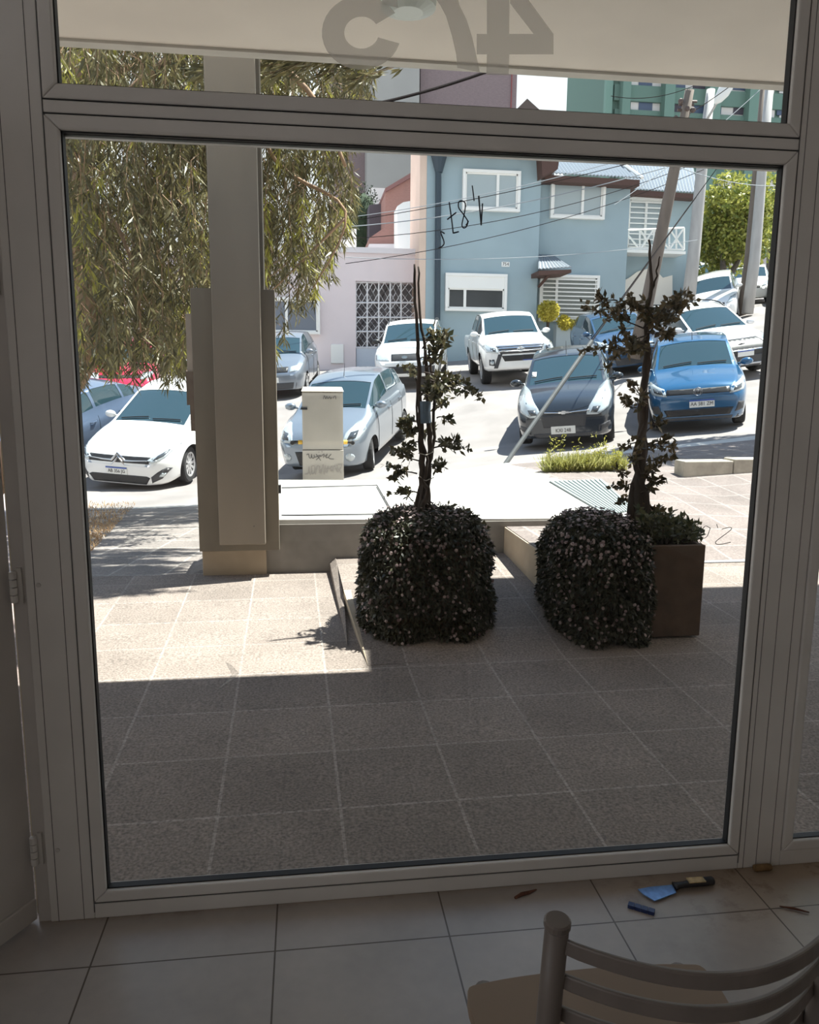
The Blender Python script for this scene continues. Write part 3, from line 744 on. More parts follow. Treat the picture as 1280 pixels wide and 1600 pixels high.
for k in range(5):
    z = .820 - k*.058; y0 = -.188 + k*.0155; bm = bmesh.new(); n = 20; rg = []
    for i in range(n+1):
        t = i/n; x = -.190 + .38*t; y = y0 - .085*math.sin(PI*t)**.85
        rg.append([bm.verts.new((x, y+dy, z+dz)) for dy, dz in ((-.005, -.010), (.005, -.011), (.007, .009), (-.003, .011))])
    for i in range(n):
        for j in range(4): bm.faces.new((rg[i][j], rg[i][(j+1) % 4], rg[i+1][(j+1) % 4], rg[i+1][j]))
    bm.faces.new(rg[0]); bm.faces.new(rg[-1][::-1]); obj('back_slat', bm, chm, ch, bevel=.003)
bm = bmesh.new(); pts = smooth_curve([(-.225, .155, 0), (-.18, .185, 0), (0, .195, 0), (.18, .185, 0), (.225, .155, 0), (.215, 0, 0), (.20, -.15, 0), (.16, -.175, 0), (-.16, -.175, 0), (-.20, -.15, 0), (-.215, 0, 0)], 5, True)
prism(bm, [(p.x, p.y, .425) for p in pts], (0, 0, .022)); obj('seat', bm, seatm, ch, bevel=.01)
obj('seat_rail', BX(((-.19, -.135, .375), (.19, -.12, .43)), ((-.19, .18, .375), (.19, .195, .43)), ((-.195, -.13, .375), (-.18, .19, .43)), ((.18, -.13, .375), (.195, .19, .43))), chm, ch)

bluem = mat('blue_film_blade', (.22, .42, .85), .25, .3, var=.25, scale=60); sc = tag(empty('scraper', (1.66, -.088, .004)), 'putty scraper with blue filmed blade and black handle lying on the tiles', 'scraper')
bm = bmesh.new(); prism(bm, [(-.112, .006, .002), (-.104, -.020, .002), (-.085, -.050, .002), (-.004, -.022, .002), (.0, .014, .002), (-.075, .012, .002)], (0, 0, .0025)); obj('blade', bm, bluem, sc)
bm = bmesh.new(); rg = []
for x, w, h in ((0, .017, .012), (.012, .013, .012), (.03, .011, .014), (.07, .014, .018), (.105, .016, .019), (.128, .015, .017), (.132, .010, .012)):
    rg.append([bm.verts.new((x, .0+.012*(x/.13) + w*math.cos(a), .010 + h*.6*math.sin(a))) for a in [2*PI*k/12 for k in range(12)]])
for i in range(len(rg)-1):
    for k in range(12): bm.faces.new((rg[i][k], rg[i][(k+1) % 12], rg[i+1][(k+1) % 12], rg[i+1][k]))
bm.faces.new(rg[0][::-1]); bm.faces.new(rg[-1]); obj('handle', bm, black_pl, sc, smooth=True)
bm = bmesh.new(); box(bm, (.045, -.006, .018), (.098, .018, .0215)); o = obj('paper_sticker', bm, mat('tan_sticker', (.55, .42, .22), .6, var=.3, scale=60), sc); o['label'] = 'tan sticker on the black handle'
sh = bmesh.new()
for k in range(4): box(sh, (-.036+k*.019, -.009, 0), (-.0185+k*.019, .009, .011))
box(sh, (-.036, -.006, 0), (.038, .006, .008))
o = obj('glazing_shim', sh, mat('navy_plastic', (.02, .04, .14), .4)); o.location = (1.522, -.162, 0); o.rotation_euler = (0, 0, math.radians(-34)); tag(o, 'small navy plastic notched strip on the tiles below the scraper blade', 'plastic strip')
rb = mat('rusty_scrap', (.12, .05, .03), .9, var=.3, scale=80)
o = obj('debris_strip', TB([(1.172, -.070, .003), (1.195, -.060, .006), (1.22, -.052, .004), (1.246, -.043, .005)], [.004, .006, .005, .002], 6), rb); tag(o, 'thin rust-brown scrap lying on the tiles left of the scraper', 'scrap')
bm = bmesh.new(); lathe(bm, [(.010, -.028), (.011, -.02), (.011, .02), (.009, .028)], Matrix.Translation((1.98, -.031, .011)) @ Matrix.Rotation(PI/2, 4, 'Y'), 12)
o = obj('stopper', bm, mat('brown_stopper', (.20, .12, .05), .7, var=.3, scale=60)); tag(o, 'brown cylindrical stopper on the tiles near the window mullion', 'stopper')
o = obj('metal_shaving', TB([(2.0, -.235, .004), (1.965, -.215, .005), (1.93, -.20, .004)], [.002, .004, .002], 5), rb); tag(o, 'brown splinter on the tiles just beyond the chair back', 'scrap')

# ================================================================== OUTSIDE, NEAR
def quadmesh(name, P, m, parent=None):
    bm = bmesh.new(); bm.faces.new([bm.verts.new(p) for p in P]); return bm
pat = bmesh.new()
xs = [-9, -2.6, .73, 2.3, 3.2, 4.5, 9]; 
for x0, x1 in zip(xs, xs[1:]):
    box_ = [pat.verts.new(p) for p in ((x0, .03, GP(.03)), (x1, .03, GP(.03)), (x1, 3.6, GP(3.6)), (x0, 3.6, GP(3.6)))]; pat.faces.new(box_)
bmesh.ops.remove_doubles(pat, verts=pat.verts[:], dist=1e-4)
g = bmesh.ops.extrude_face_region(pat, geom=pat.faces[:]); bmesh.ops.translate(pat, verts=[v for v in g['geom'] if isinstance(v, bmesh.types.BMVert)], vec=(0, 0, -.25))
struct(obj('patio', pat, patiom))
# facade above and beside the shop window (keeps the sky out of the room)
struct(obj('wall_outside', BX(((-9, .03, -.3), (-2.4, .25, 4.0)), ((3.9, .03, -.3), (11, .25, 4.0)), ((-2.4, .06, 3.0), (3.9, .25, 4.0)), ((-9, -5.3, 3.12), (11, .25, 3.2))), plaster))
# canopy
zc0 = PY(355, 82, 1.95).z; ztop = 3.95
struct(obj('canopy', BX(((-9, .03, zc0), (9.5, 1.95, zc0+.22))), soffitm))
struct(obj('canopy_edge', BX(((-9, 1.90, zc0-.012), (9.5, 1.97, zc0+.003))), ledgem))
# unseen slab added above the canopy on the right: its shade falls beyond the canopy's
struct(obj('added_shade_slab', BX(((2.9, 0.26, 4.85), (9.5, 3.38, 5.1)), ((2.9, .26, 3.9), (9.5, .36, 4.85)))  , plaster))
# ceiling lamp of the canopy
cl = bmesh.new(); cc = Vector((PY(640, 10, 2.6).x, 0, 0))
pl_ = PZ(638, 8, zc0-.04)
lathe(cl, [(.11, .04), (.115, .03), (.11, -.012), (.06, -.03)], Matrix.Translation((pl_.x, pl_.y, zc0-.04)), 20)
o = obj('ceiling_lamp', cl, mat('opal_lamp', (.62, .68, .64), .4)); tag(o, 'round opal lamp under the white canopy soffit', 'lamp')
# column
col = tag(empty('column', (.08, 3.6, 0)), 'tall taupe sheet-clad column on a beige plinth in front of the pale platform', 'column')
def wx(o): o.matrix_parent_inverse = Matrix.Translation((-.08, -3.6, 0)); return o
a0 = PY(343, 852, 3.42); a1 = PY(415, 852, 3.42); b0 = PY(312, 862, 3.50); b1 = PY(437, 862, 3.50); bt = PY(310, 450, 3.50); c0 = PY(315, 840, 3.56)
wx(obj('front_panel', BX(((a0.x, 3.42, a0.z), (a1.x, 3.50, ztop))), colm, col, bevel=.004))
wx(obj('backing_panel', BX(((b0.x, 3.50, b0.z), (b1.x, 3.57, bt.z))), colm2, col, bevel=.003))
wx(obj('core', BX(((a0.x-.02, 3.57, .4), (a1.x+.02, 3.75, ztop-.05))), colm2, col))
sv = mat('side_flashing', (.40, .34, .28), .7, var=.15, scale=9)
wx(obj('side_flashing', BX(((b0.x-.04, 3.52, 1.45), (b0.x+.02, 3.62, PY(305, 490, 3.5).z))), sv, col))
wx(obj('bracket', BX(((b0.x-.05, 3.51, 1.33), (b0.x+.02, 3.60, 1.56)), ((b0.x-.03, 3.51, 1.15), (b0.x+.02, 3.60, 1.33))), mat('rusty_bracket', (.17, .13, .10), .8, var=.2, scale=20), col))
b = bmesh.new(); lathe(b, [(.004, 0), (.004, .004)], Matrix.Translation((PY(397, 822, 3.42).x, 3.419, PY(397, 822, 3.42).z)) @ Matrix.Rotation(PI/2, 4, 'X'), 8); wx(obj('screw', b, black_pl, col))
wx(obj('latch', BX(((b1.x, 3.515, PY(437, 765, 3.5).z-.03), (b1.x+.018, 3.55, PY(437, 765, 3.5).z+.03))), dark_pl, col))
pz = PY(315, 826, 3.56).z
wx(obj('plinth', BX(((c0.x, 3.56, GP(3.6)-.05), (PY(416, 860, 3.56).x, 4.2, pz))), plinthm, col, bevel=.006))

# pale raised platform with lid and grate
zp = lambda y: PY(437, 812, 3.6).z - .034*3.6 + .034*y
pf = bmesh.new(); x0, x1 = PY(416, 860, 3.6).x + .001, 3.35
P1 = [(x0, 3.6, zp(3.6)), (x1, 3.6, zp(3.6)-.03), (3.12, 5.45, zp(5.45)-.03), (x0-.1, 5.45, zp(5.45))]
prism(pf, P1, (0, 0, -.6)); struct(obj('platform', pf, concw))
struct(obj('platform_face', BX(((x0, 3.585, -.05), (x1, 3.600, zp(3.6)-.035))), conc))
lidm = concw
pa, pb_, pc_ = PZ(440, 805, zp(0)+.004, 0, .034), PZ(615, 803, zp(0)+.004, 0, .034), PZ(589, 758, zp(0)+.004, 0, .034)
pd_ = PZ(440, 762, zp(0)+.004, 0, .034)
b = bmesh.new()
for A, B in ((pa, pb_), (pb_, pc_), (pc_, pd_)): tube(b, [A, B], .006, 4)
o = obj('lid_joint', b, dark_pl); struct(o)
gp = [PZ(u, v, zp(0)+.012, -.012, .034) for u, v in ((858, 753), (942, 750), (992, 797), (948, 806))]
b = bmesh.new()
for k in range(12):
    t0, t1 = (k+.12)/12, (k+.78)/12
    L0, L1 = gp[0].lerp(gp[1], t0), gp[0].lerp(gp[1], t1); R0, R1 = gp[3].lerp(gp[2], t0), gp[3].lerp(gp[2], t1)
    prism(b, [L0, L1, R1, R0], (0, 0, .012))
gt = obj('bars', b, mat('grate_bar', (.30, .34, .34), .5, .3)); 
b = bmesh.new(); prism(b, [p - Vector((0, 0, .004)) for p in gp], (0, 0, .005)); g0 = obj('drain_grate', b, mat('grate_pit', (.10, .12, .12), .8)); gt.parent = g0
tag(g0, 'long grey metal grate set in the pale platform behind the planters', 'grate')

# stepped paving between patio and platform
R0 = 1.90; wp = PZ(575, 1040, -.02, 0, .034); ap = PZ(537, 920, .09, 0, .034); wpb = PZ(543, 1010, -.02, 0, .034)
lt = PZ(514, 867, .05, 0, .034)
st_ = bmesh.new()
hR = .10
A = Vector((wp.x, wp.y, GP(wp.y)+.002)); B = Vector((ap.x, ap.y, GP(ap.y)+hR)); Cc = Vector((ap.x-.02, 3.6, GP(3.6)+hR)); 
E0 = Vector((2.36, wp.y+.1, GP(wp.y)+.002)); E1 = Vector((2.34, ap.y, GP(ap.y)+hR)); E2 = Vector((2.32, 3.6, GP(3.6)+hR+.02))
def q(*p): st_.faces.new([st_.verts.new(v) for v in p])
q(A, E0, E1, B); q(B, E1, E2, Cc)
F0 = Vector((3.6, wp.y+.3, GP(wp.y)+.002)); F1 = Vector((3.9, ap.y, GP(ap.y)+.02)); F2 = Vector((4.2, 3.6, .14))
struct(obj('step_paving', st_, patiom))
b = bmesh.new()   # the flank of the ramp: a thin beige wall
prism(b, [Vector((A.x, A.y, GP(A.y)-.02)), Vector((B.x, B.y, GP(B.y)-.02)), B + Vector((0, 0, .001)), A], (.05, .008, 0)); struct(obj('ramp_wall', b, plinthm))
b = bmesh.new()
l0 = Vector((wpb.x, wpb.y, GP(wpb.y)+.004)); l1 = Vector((lt.x, 3.59, GP(3.6)+.07))
for P in ((l0, Vector((B.x, B.y, GP(B.y)+.06)), Vector((Cc.x, 3.59, GP(3.6)+.11)), l1), (Vector((l0.x, l0.y, GP(l0.y)-.02)), l0, l1, Vector((l1.x, l1.y, GP(3.6)-.02)))):
    b.faces.new([b.verts.new(v) for v in P])
bmesh.ops.remove_doubles(b, verts=b.verts[:], dist=1e-4); struct(obj('ramp_paving', b, patiom))
# higher step on the right
s0, s1 = PY(790, 822, 3.6), PZ(885, 888, PY(790, 822, 3.6).z)
b = bmesh.new(); sm_ = s0.lerp(s1, (3.59-2.76)/(3.59-s1.y)); prism(b, [(s0.x, 3.584, -.05), (sm_.x, 2.76, -.05), (2.80, 2.76, -.05), (3.3, 3.584, -.05)], (0, 0, s0.z+.05)); struct(obj('step_block', b, sidem2))
b = bmesh.new(); prism(b, [(s0.x-.012, 3.584, -.04), (sm_.x-.012, 2.755, -.04), (2.80, 2.752, -.04), (2.80, 2.759, -.04), (sm_.x, 2.759, -.04), (s0.x, 3.584, -.04)], (0, 0, s0.z+.035)); struct(obj('step_riser', b, plinthm))

# ------------------------------------------------------------------ ground beyond: one surface, three pavings
def ground(name, x0, x1, y0, y1, m, n=0.6, dz=0.0, keep=None):
    bm = bmesh.new(); nx = max(2, int((x1-x0)/n)); ny = max(2, int((y1-y0)/n)); V = {}
    xs = sorted(set([x0 + (x1-x0)*i/nx for i in range(nx+1)] + [x for x in GX if x0 < x < x1])); ys = sorted(set([y0 + (y1-y0)*j/ny for j in range(ny+1)] + [y for y in GY if y0 < y < y1]))
    for i, x in enumerate(xs):
        for j, y in enumerate(ys): V[i, j] = bm.verts.new((x, y, gz(x, y)+dz))
    for i in range(len(xs)-1):
        for j in range(len(ys)-1):
            if keep and not keep((xs[i]+xs[i+1])/2, (ys[j]+ys[j+1])/2): continue
            bm.faces.new((V[i, j], V[i+1, j], V[i+1, j+1], V[i, j+1]))
    for v in [v for v in bm.verts if not v.link_faces]: bm.verts.remove(v)
    o = obj(name, bm, m, recalc=False); struct(o); return o
ground('sidewalk', -14, 0.2, 3.58, 8.7, sidem, .5)
ground('sidewalk', 0.2, 3.4, 5.40, 8.7, concw, .5)
ground('sidewalk', 3.3, 14, 3.58, 8.7, sidem2, .5)
ground('kerb', -14, 14, 8.7, 9.0, concw, .3)
ground('street', -14, 40, 9.0, 75, asphalt, .8)
# ================================================================== PLANTERS
def planter(name, box_lo, box_hi, label, group=None):
    t = tag(empty(name, ((box_lo[0]+box_hi[0])/2, (box_lo[1]+box_hi[1])/2, box_lo[2])), label, 'planter'); return t
def place_under(o, root): o.parent = root; o.matrix_parent_inverse = Matrix.Translation(root.location).inverted(); return o
def spill(rnd, c, rx, ry, z0, z1, n, cond=None, top=True):
    """leaves trailing down round a box: centre c, half sizes, from z1 down to z0"""
    out = []; fl = []
    for i in range(n):
        if top and rnd.random() < .28:
            a = rnd.uniform(0, 2*PI); r_ = math.sqrt(rnd.random())
            p = Vector((c[0] + rx*.95*r_*math.cos(a), c[1] + ry*.95*r_*math.sin(a), z1 + .03 - .06*r_**3 + rnd.uniform(-.02, .04)))
            n_ = Vector((0, 0, 1))
        else:
            a = rnd.uniform(0, 2*PI); ca, sa = math.cos(a), math.sin(a); q_ = (abs(ca)**3.4 + abs(sa)**3.4)**(-1/3.4)
            px, py = ca*q_*rx, sa*q_*ry
            t = rnd.random()**.9; z = z1 - (z1-z0)*t
            bul = (.86 + .20*min(1, t*3.5)**.6) + .04*t + .045*math.sin(7*a + 3*math.sin(5*t)) + rnd.uniform(-.05, .05)
            p = Vector((c[0]+px*bul, c[1]+py*bul, z - .03*math.sin(5*a)*t)); n_ = Vector((ca, sa, .2)).normalized()
        if cond and not cond(p): continue
        p.z = max(p.z, z0 - .005)
        d = (Vector((0, 0, -.8)) + rv(rnd)*.8 + n_*.35).normalized(); w = d.cross(rv(rnd)).normalized()
        out.append((p, d, w, rnd.uniform(.022, .045), rnd.uniform(.010, .019), rnd.uniform(-.3, .3)))
        if rnd.random() < .036*(1.9 if z1-p.z < .16 else .8) : fl.append((p + n_*rnd.uniform(.018, .03), n_))
    return out, fl
def blossoms(rnd, fl):
    V = []; F = []
    for p, n_ in fl:
        n_ = (n_ + rv(rnd)*.5).normalized(); a = n_.cross(Vector((0, 0, 1))).normalized(); b = n_.cross(a); r_ = rnd.uniform(.007, .012); k = len(V)
        V.append(tuple(p + n_*.004)); 
        for i in range(7): V.append(tuple(p + (a*math.cos(2*PI*i/7) + b*math.sin(2*PI*i/7))*r_))
        for i in range(7): F.append((k, k+1+i, k+1+(i+1) % 7))
    return V, F
def climber(rnd, base, pts_list, twigs, root, label=None):
    """pts_list: stems as (points, radii); twigs: (stem index, t, count)"""
    bm = bmesh.new()
    for pts, rad in pts_list:
        q = smooth_curve(pts, 5); q = [p + rv(rnd)*.006 for p in q]; rr = [rad[0] + (rad[1]-rad[0])*i/(len(q)-1) for i in range(len(q))]
        tube(bm, q, rr, 7)
    leaves = []
    for (p0, d, ln, nl) in twigs:
        p0 = Vector(p0); d = Vector(d).normalized(); q = [p0]; cur = p0; dd = d.copy()
        for k in range(6):
            dd = (dd + rv(rnd)*.35).normalized(); cur = cur + dd*ln/6; q.append(cur)
        tube(bm, q, [.0045 - .0006*k for k in range(7)], 4)
        for k in range(int(nl*1.6)):
            j = rnd.uniform(.25, 1)*6; i = min(5, int(j)); p = q[i].lerp(q[i+1], j-i) + rv(rnd)*.012
            ld = (dd*.4 + rv(rnd)).normalized(); lw = ld.cross(rv(rnd)).normalized()
            leaves.append((p, ld, lw, rnd.uniform(.030, .055), rnd.uniform(.018, .032), rnd.uniform(-.4, .4)))
    o = place_under(obj('stem', bm, bark, None, smooth=True), root)
    return o, leaves

rnd = random.Random(5)
# left planter (all covered) -------------------------------------------------
pb = PZ(662, 1000, GP(0), 0, .034); z0 = GP(2.1)+.02
c1 = (PY(663, 985, 2.36).x, 2.36)
pl1 = planter('planter', (c1[0]-.36, c1[1]-.36, z0), (c1[0]+.36, c1[1]+.36, z0), 'left planter, wholly hidden under trailing plants with faded flowers')
boxm = mat('planter_rendered', (.10, .062, .042), .85, var=.25, scale=9, bump=.2)
soil = mat('soil', (.05, .035, .025), 1, var=.4, scale=40, bump=.5)
z1a = PY(662, 812, c1[1]).z
def ring_box(cx, cy, r, z0, z1, w=.03):
    b = bmesh.new(); 
    for lo, hi in (((cx-r, cy-r, z0), (cx+r, cy-r+w, z1)), ((cx-r, cy+r-w, z0), (cx+r, cy+r, z1)), ((cx-r, cy-r+w, z0), (cx-r+w, cy+r-w, z1)), ((cx+r-w, cy-r+w, z0), (cx+r, cy+r-w, z1))): box(b, lo, hi)
    return b
place_under(obj('box', ring_box(c1[0], c1[1], .25, z0, z1a-.06), boxm), pl1)
place_under(obj('soil', BX(((c1[0]-.22, c1[1]-.22, z0+.02), (c1[0]+.22, c1[1]+.22, z1a-.09))), soil), pl1)
rx = (PY(764, 900, c1[1]-.2).x - PY(562, 900, c1[1]-.2).x)/2*.94
tp1 = tag(empty('trailing_plant', (c1[0], c1[1], z1a)), 'dense dark trailing plant with pale faded flowers covering the left planter', 'plant')
lv, fl = spill(rnd, c1, rx*.95, rx*.90, z0, z1a, 24000)
place_under(leaf_cloud('foliage', lv, leafP, None), tp1)
V, F = blossoms(rnd, fl); me = bpy.data.meshes.new('flowers'); me.from_pydata(V, [], F); place_under(link('flowers', me, petal, None), tp1)
# its climber
s1 = tag(empty('climbing_shrub', (c1[0], c1[1], z1a-.05)), 'sparse climber with two thin bare stems tied in blue, in the left planter', 'shrub')
Y1 = c1[1]+.02
def P1_(u, v, dy=0): return PY(u, v, Y1+dy)
stems = [([P1_(658, 830), P1_(661, 760), P1_(659, 700), P1_(657, 640), P1_(654, 570), P1_(650, 490), P1_(648, 412)], (.024, .006)),
         ([P1_(668, 830), P1_(668, 760), P1_(672, 700), P1_(670, 640), P1_(667, 570), P1_(658, 500), P1_(653, 415)], (.022, .005)),
         ([P1_(650, 830, .03), P1_(655, 770, .03), P1_(676, 700, .03), P1_(678, 610, .02), P1_(668, 540)], (.014, .006)),
         ([P1_(672, 825, -.03), P1_(660, 780, -.03), P1_(668, 720, -.02), P1_(655, 670, -.02), P1_(650, 590)], (.012, .005)),
         ([P1_(660, 835, -.05), P1_(655, 800, -.06), P1_(670, 770, -.05), P1_(656, 745, -.04)], (.03, .008))]
tw = []
for (u, v, du, dv, ln, nl) in ((668, 560, .6, .2, .13, 12), (665, 600, 1, .05, .34, 30), (665, 575, 1, .35, .28, 22), (660, 590, 1, -.35, .36, 26), (652, 575, -1, .1, .10, 10), (672, 690, 1, .25, .24, 24), (676, 700, 1, .6, .22, 24),
        (655, 660, -1, .2, .12, 22), (655, 690, -1, -.05, .13, 22), (652, 740, -1, .2, .2, 24), (655, 720, -1, .6, .18, 20), (655, 770, -1, .1, .2, 14), (668, 560, .5, .7, .2, 18), (670, 610, .8, .6, .2, 22), (664, 620, .4, .2, .12, 20),
        (660, 545, .3, .6, .15, 16), (675, 640, 1, .1, .14, 12), (672, 730, .9, .1, .16, 14), (680, 815, .8, .4, .14, 16), (700, 820, 1, .5, .16, 16), (720, 830, .6, .8, .14, 18), (735, 835, .3, 1, .12, 20), (745, 845, .2, 1, .1, 20), (690, 825, -.1, 1, .08, 10)):
    tw.append((P1_(u, v, rnd.uniform(-.1, .06)), (du, rnd.uniform(-.5, .5), dv), ln, nl))
tw += [(p + rv(rnd)*.06, (d[0]+rnd.uniform(-.6, .6), d[1], d[2]+rnd.uniform(-.6, .6)), l*.6, n) for p, d, l, n in tw[:22]]
so_, lv = climber(rnd, c1, stems, tw, s1)
place_under(leaf_cloud('foliage', lv, leafD, None), s1)
b = bmesh.new(); q_ = [P1_(664, 627), P1_(664, 645), P1_(665, 661)]; tube(b, q_, [.036, .033, .034], 12); place_under(obj('blue_tie', b, mat('blue_tie', (.10, .15, .21), .6, var=.2, scale=30)), s1)
for v_ in (708, 748):
    b = bmesh.new(); tube(b, [P1_(654, v_, -.03), P1_(666, v_+3, -.04), P1_(678, v_-2, -.03)], .003, 5); place_under(obj('wire_tie', b, mat('pale_wire', (.4, .38, .34), .5)), s1)

# right planter (half covered) ------------------------------------------------
z0 = GP(2.2)+.006; cr_ = PZ(1093, 993, z0); zt = PY(1095, 852, cr_.y).z
hw_ = .34
c2 = (cr_.x - hw_, cr_.y + hw_)
pl2 = planter('planter', (c2[0]-hw_, c2[1]-hw_, z0), (c2[0]+hw_, c2[1]+hw_, z0), 'right planter, a square brown box with its right half bare')
place_under(obj('box', ring_box(c2[0], c2[1], hw_, z0, zt), boxm, bevel=.004), pl2)
place_under(obj('soil', BX(((c2[0]-hw_+.03, c2[1]-hw_+.03, z0+.02), (c2[0]+hw_-.03, c2[1]+hw_-.03, zt-.04))), soil), pl2)
tp2 = tag(empty('trailing_plant', (c2[0], c2[1], zt)), 'trailing plant with purplish faded flowers spilling over the left half of the right planter', 'plant')
xl = PY(884, 930, cr_.y).x; cx2 = (xl + PY(1035, 930, cr_.y-.05).x)/2; rx2 = (PY(1035, 930, cr_.y-.05).x - xl)/2*.94
lv, fl = spill(rnd, (cx2, c2[1]-.04), rx2*.93, .37, z0, zt+.07, 24000)
place_under(leaf_cloud('foliage', lv, leafP, None), tp2)
fl += [(p + Vector((0, 0, 0)), n_) for p, n_ in fl if p.z > zt-.1 and p.x < cx2+.1]
V, F = blossoms(rnd, fl); me = bpy.data.meshes.new('flowers'); me.from_pydata(V, [], F); place_under(link('flowers', me, petal, None), tp2)
s2 = tag(empty('climbing_shrub', (c2[0], c2[1], zt-.05)), 'thick-stemmed climber with brownish leaf clusters in the right planter', 'shrub')
Y2 = c2[1]
def P2_(u, v, dy=0): return PY(u, v, Y2+dy)
stems = [([P2_(998, 835), P2_(1000, 780), P2_(1000, 740), P2_(1003, 690), P2_(1006, 630), P2_(1010, 560), P2_(1011, 500), P2_(1017, 440), P2_(1014, 376)], (.042, .006)),
         ([P2_(985, 830, .02), P2_(990, 760, .02), P2_(1008, 700, .03), P2_(1000, 640, .02), P2_(1014, 570), P2_(1012, 520)], (.026, .008)),
         ([P2_(1010, 830, -.02), P2_(1008, 770, -.03), P2_(992, 720, -.03), P2_(1010, 650, -.02), P2_(1004, 590)], (.024, .009)),
         ([P2_(1012, 470), P2_(1024, 440), P2_(1030, 400)], (.008, .004))]
tw = []
for (u, v, du, dv, ln, nl) in ((1010, 515, -1, .1, .42, 40), (1008, 525, -1, .0, .40, 40), (1010, 530, -1, -.15, .34, 32), (1010, 500, -1, .6, .2, 16), (985, 500, -.9, .9, .2, 18), (965, 470, -.6, .4, .1, 14),
        (1012, 505, 1, .2, .22, 30), (1012, 520, 1, 0, .2, 30), (1020, 500, 1, .5, .26, 30), (1040, 490, 1, .8, .2, 26), (1050, 505, 1, 1.1, .22, 20), (1012, 540, -.7, .2, .2, 26), (1014, 520, .5, .4, .15, 22),
        (1005, 640, -1, .3, .14, 18), (1003, 620, -1, .9, .12, 18), (1000, 690, -1, .1, .14, 12), (998, 700, -.6, -.8, .12, 16), (1003, 700, 1, .3, .2, 26), (1000, 720, 1, 0, .2, 26), (1000, 740, 1, -.3, .2, 26), (1005, 680, 1, .9, .16, 12),
        (990, 755, -1, .1, .14, 16), (992, 770, -1, -.4, .12, 14), (1002, 770, 1, .2, .16, 20), (1000, 790, 1, -.2, .16, 14)):
    tw.append((P2_(u, v, rnd.uniform(-.12, .1)), (du, rnd.uniform(-.5, .5), dv), ln, nl))
tw += [(p + rv(rnd)*.07, (d[0]+rnd.uniform(-.5, .5), d[1], d[2]+rnd.uniform(-.5, .5)), l*.65, n) for p, d, l, n in tw]
so_, lv = climber(rnd, c2, stems, tw, s2)
place_under(leaf_cloud('foliage', lv, leaf_mat('bronze_leaf', (.035, .035, .015), (.17, .115, .05), .3), None), s2)
s3 = tag(empty('low_shrub', (c2[0]+.15, c2[1], zt-.05)), 'low green leafy shrub growing at the bare right end of the right planter', 'shrub')
tw = []
for k in range(60):
    u = rnd.uniform(1012, 1088); v = 850; h = max(.05, (.20 if u < 1050 else .12)*rnd.uniform(.5, 1.25))
    tw.append((P2_(u, v, rnd.uniform(-.28, .2)), (rnd.uniform(-.3, .3), rnd.uniform(-.3, .3), 1), h, 18))
bmx = place_under(obj('stem', TB([P2_(1040, 855), P2_(1042, 820)], .006, 5), bark), s3)
_, lv = climber(rnd, c2, [([P2_(1046, 855), P2_(1044, 835), P2_(1040, 810)], (.006, .003))], tw, s3)
place_under(leaf_cloud('foliage', lv, leaf_mat('dull_green_leaf', (.035, .05, .018), (.13, .12, .05), .3), None), s3)

# ================================================================== CABINET
zc = zp(5.45) - .03; Yc = 5.62
cb = tag(empty('utility_cabinet', (PY(505, 752, Yc).x, Yc, zc)), 'beige telecom street cabinet with graffiti on its lower front', 'cabinet')
zb = PY(505, 752, Yc).z; xl, xr = PY(472.5, 700, Yc).x, PY(537, 700, Yc).x; zt_ = PY(505, 612, Yc).z; zj = PY(505, 703, Yc).z; zk = PY(505, 693, Yc).z
def PU(o, r): return place_under(o, r)
cabm = mat('cabinet_plastic', (.46, .425, .375), .55, var=.06, scale=4)
PU(obj('lower_body', BX(((xl, Yc, min(zb, zc)-.02), (xr, Yc+.24, zj-.003))), cabm, bevel=.004), cb)
PU(obj('upper_body', BX(((xl+.003, Yc+.012, zj+.002), (xr-.003, Yc+.236, zt_))), cabm, bevel=.004), cb)
b = bmesh.new(); n = 26; w_ = (xr-xl-.05)/n
for k in range(n): box(b, (xl+.025+k*w_, Yc-.001, zk+.02), (xl+.025+(k+.62)*w_, Yc+.004, zt_-.05))
box(b, (xl+.004, Yc+.002, zk+.004), (xr-.004, Yc+.013, zt_-.012)); PU(obj('ribbed_door', b, cabm), cb)
b = bmesh.new(); prism(b, [(xl-.006, Yc-.008, zt_), (xl+.02, Yc+.02, zt_+.03), (xl+.02, Yc+.22, zt_+.03), (xl-.006, Yc+.25, zt_)], (xr-xl-.028, 0, 0)) if False else None
v0 = [(xl-.006, Yc-.008, zt_), (xr+.006, Yc-.008, zt_), (xr+.006, Yc+.25, zt_), (xl-.006, Yc+.25, zt_)]; v1 = [(xl+.012, Yc+.03, zt_+.045), (xr-.012, Yc+.03, zt_+.045), (xr-.012, Yc+.22, zt_+.045), (xl+.012, Yc+.22, zt_+.045)]
a = [b.verts.new(p) for p in v0]; c = [b.verts.new(p) for p in v1]; b.faces.new(a[::-1]); b.faces.new(c)
for i in range(4): b.faces.new((a[i], a[(i+1) % 4], c[(i+1) % 4], c[i]))
PU(obj('cap', b, cabm, bevel=.004), cb)
p_ = PY(476, 638.5, Yc)
PU(obj('lock', BX(((p_.x-.035, Yc-.014, p_.z-.011), (p_.x+.028, Yc+.002, p_.z+.011))), black_pl, bevel=.004), cb)
ym = mat('yellow_tape', (.75, .45, .05), .5)
def seg(u0, u1, v, m, nm, r_):
    A = PY(u0, v, Yc+.05); B = PY(u1, v, Yc+.05); return PU(obj(nm, TB([A, B], r_, 12), m), cb)
seg(458, 473, 691, black_pl, 'side_bar', .016); seg(466, 472.5, 691, ym, 'yellow_band', .021); seg(537, 543, 691, ym, 'yellow_band', .021); seg(541, 552, 691, black_pl, 'side_bar', .016)
